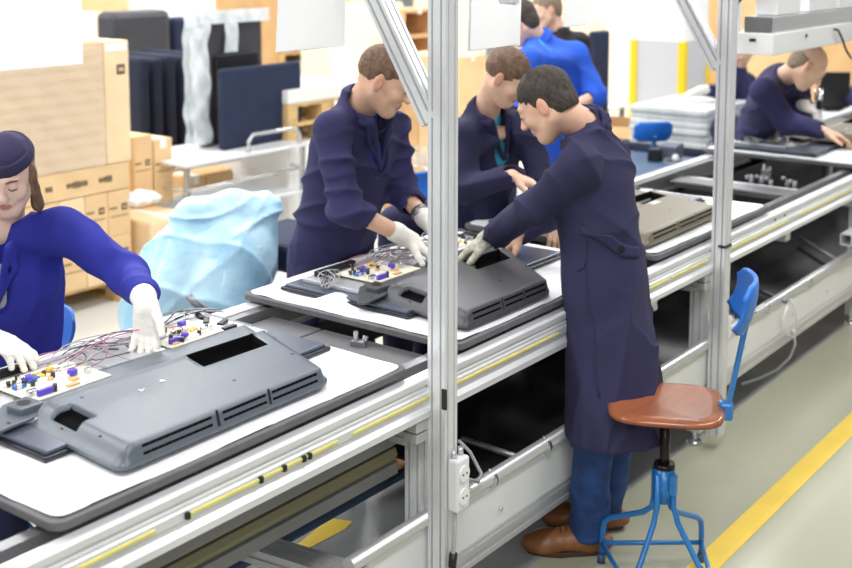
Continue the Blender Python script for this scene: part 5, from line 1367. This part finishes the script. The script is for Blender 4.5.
# black monitor behind the screwdriver and cartons behind
c = at(833, 108, 9.6); mo = empty('monitor', (c.x, c.y, c.z-.02), 'black monitor standing behind the balding man\'s screwdriver', 'monitor')
fx = hv(1, 0, 0); ang = math.atan2(fx.y, fx.x)
MB().box((c.x, c.y, c.z+.145), (.25, .04, .29), ang, .008).build('screen', 'black', mo)
MB().box((c.x, c.y, c.z-.01), (.16, .12, .02), ang, .005).build('stand', 'black', mo)
mt2 = empty('far_bench', (c.x, c.y, 0), 'white bench under the black monitor at the right edge', 'bench')
MB().bb(c.x-.30, c.x+.45, c.y-.25, c.y+.3, c.z-.05, c.z-.021, .004).build('worktop', 'table_white', mt2)
for x in (c.x-.26, c.x+.41):
    for y in (c.y-.21, c.y+.26): MB().bb(x-.02, x+.02, y-.02, y+.02, 0, c.z-.05, .003).build('leg', 'alu_dark', mt2)
crateX(742, -60, 704, 14.0, .8, 'x') if False else None
crateX(708, -60, 745, 13.0, .8, 'orange-brown board stack left of the second upright', 'box_orange', tape=False)
crateX(744, -60, 802, 11.6, .8, 'tall tan carton wall behind the balding man', 'card', tape=False)
crateX(803, 40, 862, 11.0, .7, 'tan carton right of the balding man\'s head', 'card3', tape=False)
crateX(836, 14, 900, 12.0, .8, 'brown carton at the right edge above the white shelf', 'card3', tape=False)
# overhead white shelf with grey duct
sx, sz0, sz1 = atY(773, 56, .12), atY(773, 56, .12).z, atY(773, 34, .12).z
sh = empty('overhead_shelf', (sx.x+.8, .35, sz0), 'white overhead shelf box hung across the line above the balding man', 'shelf')
MB().bb(sx.x, sx.x+2.6, .12, .36, sz0, sz1, .006).build('shelf_box', 'panel', sh)
for x in (sx.x+.12, sx.x+1.3, sx.x+2.5):
    MB().bb(x-.015, x+.015, .335, .359, sz1, 2.16, .002).build('hanger', 'alu_white', sh)
B = MB()
for x in (sx.x+.42, ): B.tube([(x, .118, sz0+.07), (x, .112, sz0+.07)], .008, 10)
B.box((sx.x-.003, .22, sz0+.07), (.01, .03, .014), None, .002); B.split('latch', 'black', sh)
dt = empty('duct', (sx.x+.9, .35, sz1), 'grey aluminium duct lying on the white overhead shelf', 'duct')
MB().bb(sx.x+.02, sx.x+1.7, .14, .27, sz1+.001, sz1+.075, .004).build('duct_body', 'alu', dt); MB().bb(sx.x+.015, sx.x+.03, .14, .27, sz1+.001, sz1+.075, .002).build('end_cap', 'alu_dark', dt)
for i, (o0, o1) in enumerate(((.12, .42), (.55, .95), (1.0, 1.4))):
    B = MB(); B.bb(sx.x+o0, sx.x+o1, .15, .26, sz1+.077, sz1+.077+(.16, .13, .18)[i], .006)
    tag(B.build('white_case', 'panel'), ('white case on the duct nearest the second upright', 'white case in the middle of the duct', 'white case at the far end of the duct')[i], 'case', 'white cases on the duct')
B = MB(); rs = random.Random(5)
for i in range(7):
    x = sx.x-.02+.03*i; B.tube([(x, .33, 2.17), (x+.02, .30, sz1+.26), (x-.02, .28, sz1+.20), (x+.02, .30, sz1+.14+.01*i)], .010, 8)
tag(B.build('cable_bundle', 'black'), 'tangle of black cables hanging beside the second upright above the duct', 'cables')
B = MB(); p_ = [atY(834, 29, .115), atY(838, 30, .10), atY(842, 38, .10), atY(846, 50, .10), atY(851, 58, .10), atY(858, 62, .10)]
B.tube(p_, .006, 8); tag(B.build('power_cable', 'black'), 'black cable running down off the white overhead shelf at the right edge', 'cable')
# blue plastic bag over a chair
cc = at(212, 330, 4.95); bgc = empty('covered_chair', (cc.x, cc.y, 0), 'office chair hidden under the pale blue plastic bag, one armrest showing', 'chair')
MB().box((cc.x, cc.y, .47), (.44, .44, .07), .6, .03).build('seat', 'bag_dark', bgc); MB().cyl((cc.x, cc.y, .08), (cc.x, cc.y, .44), .025).build('column', 'black', bgc)
for k in range(5):
    a = k*2*math.pi/5; l = MB().tube([(cc.x, cc.y, .12), (cc.x+.27*math.cos(a), cc.y+.27*math.sin(a), .07)], .018, 8).build('leg', 'black', bgc); MB().sph((cc.x+.27*math.cos(a), cc.y+.27*math.sin(a), .028), .028).build('castor', 'black', l)
B = MB(); B.tube([at(189, 296, 4.55), at(194, 303, 4.54), at(203, 309, 4.54), at(214, 313, 4.6), at(225, 330, 4.75)], .014, 10); B.build('armrest', 'alu_dark', bgc)
S = SDF()
S.chain([at(193, 216, 5.0), at(232, 208, 5.05), at(262, 208, 5.12)], [.075, .075, .055], .05); S.cap(at(268, 203, 5.12), at(276, 204, 5.1), .035, .028, .03)
S.chain([at(195, 225, 5.0), at(178, 262, 4.95), at(165, 300, 4.9), at(160, 345, 4.85)], [.08, .13, .16, .17], .08)
S.chain([at(240, 220, 5.05), at(232, 262, 5.0), at(222, 300, 4.95), at(222, 350, 4.95)], [.09, .16, .17, .18], .08)
S.cap(at(262, 215, 5.1), at(250, 262, 5.05), .06, .12, .06)
S.cap(at(205, 302, 4.55), at(235, 318, 4.6), .055, .06, .03, sub=True)
S.clip((0, 0, .22), (0, 0, -1))
def bagfold(P):
    def rg(v, w, ph, p): return (1-np.abs(np.sin(P@np.array(v)+ph+1.8*np.sin(P@np.array(w)+ph))))**p
    top = np.exp(-((P[:, 2]-.98)/.06)**2)
    return -.014*(rg((9., 5, .6), (2., 1.5, 4), 0, 3)*(1-.7*top) + 1.1*rg((4., 5, 34), (7., -4, 3), 1, 2.5)*top + .35*rg((-5., 9, 9), (3., 4, -3), 4, 4)-.5)
bag = sdf_mesh('plastic_bag', [S.raw(.008, bagfold)], 'bag'); tag(bag, 'large pale blue plastic bag draped over a chair behind the line', 'plastic bag')
# black padded stool
c = at(290, 236, 5.35); st_ = empty('padded_stool', (c.x, c.y, 0), 'black box-shaped padded stool between the blue bag and the tall man', 'stool')
MB().box((c.x, c.y, c.z-.04), (.42, .42, .12), .0, .02).build('seat', 'navy_pad', st_)
for sx_ in (-.18, .18):
    for sy_ in (-.18, .18): MB().cyl((c.x+sx_, c.y+sy_, 0), (c.x+sx_, c.y+sy_, c.z-.10), .014).build('leg', 'tube', st_)
# ---------------------------------------------------------------- light and camera
W = bpy.data.worlds.new('hall_light'); SC.world = W; W.use_nodes = True
W.node_tree.nodes['Background'].inputs[0].default_value = (.96, .98, 1, 1); W.node_tree.nodes['Background'].inputs[1].default_value = .36
def area(loc, sx, sy, e, col=(1, 1, 1), rot=(0, 0, 0)):
    l = bpy.data.lights.new('ceiling_lamp', 'AREA'); l.shape = 'RECTANGLE'; l.size = sx; l.size_y = sy; l.energy = e; l.color = col
    o = bpy.data.objects.new('ceiling_lamp', l); COL.objects.link(o); o.location = loc; o.rotation_euler = rot; return o
for y in (-1.6, 1.9, 5.2, 9.5):
    for x in (-2.5, 2.2, 7.5, 13.0):
        area((x, y, 4.3), 3.2, .5, 150 if y < 4 else 250)
area((-4.5, -3.5, 3.6), 3, 2, 120, rot=(math.radians(48), 0, math.radians(-50)))
cam = bpy.data.cameras.new('camera'); co = bpy.data.objects.new('camera', cam); COL.objects.link(co); SC.camera = co
cam.sensor_width = 36; cam.lens = FPX/852*36; cam.shift_y = -(284-PCY)/852; cam.shift_x = 0
Rm = Matrix((RR, UU, -FF)).transposed().to_4x4(); co.matrix_world = Matrix.Translation(CAM) @ Rm
cam.dof.use_dof = True; cam.dof.focus_distance = 3.5; cam.dof.aperture_fstop = 2.8; cam.clip_end = 100
SC.view_settings.view_transform = 'Standard'; SC.view_settings.look = 'None'; SC.view_settings.gamma = 1; SC.view_settings.use_curve_mapping = False
SC.view_settings.exposure = -0.36
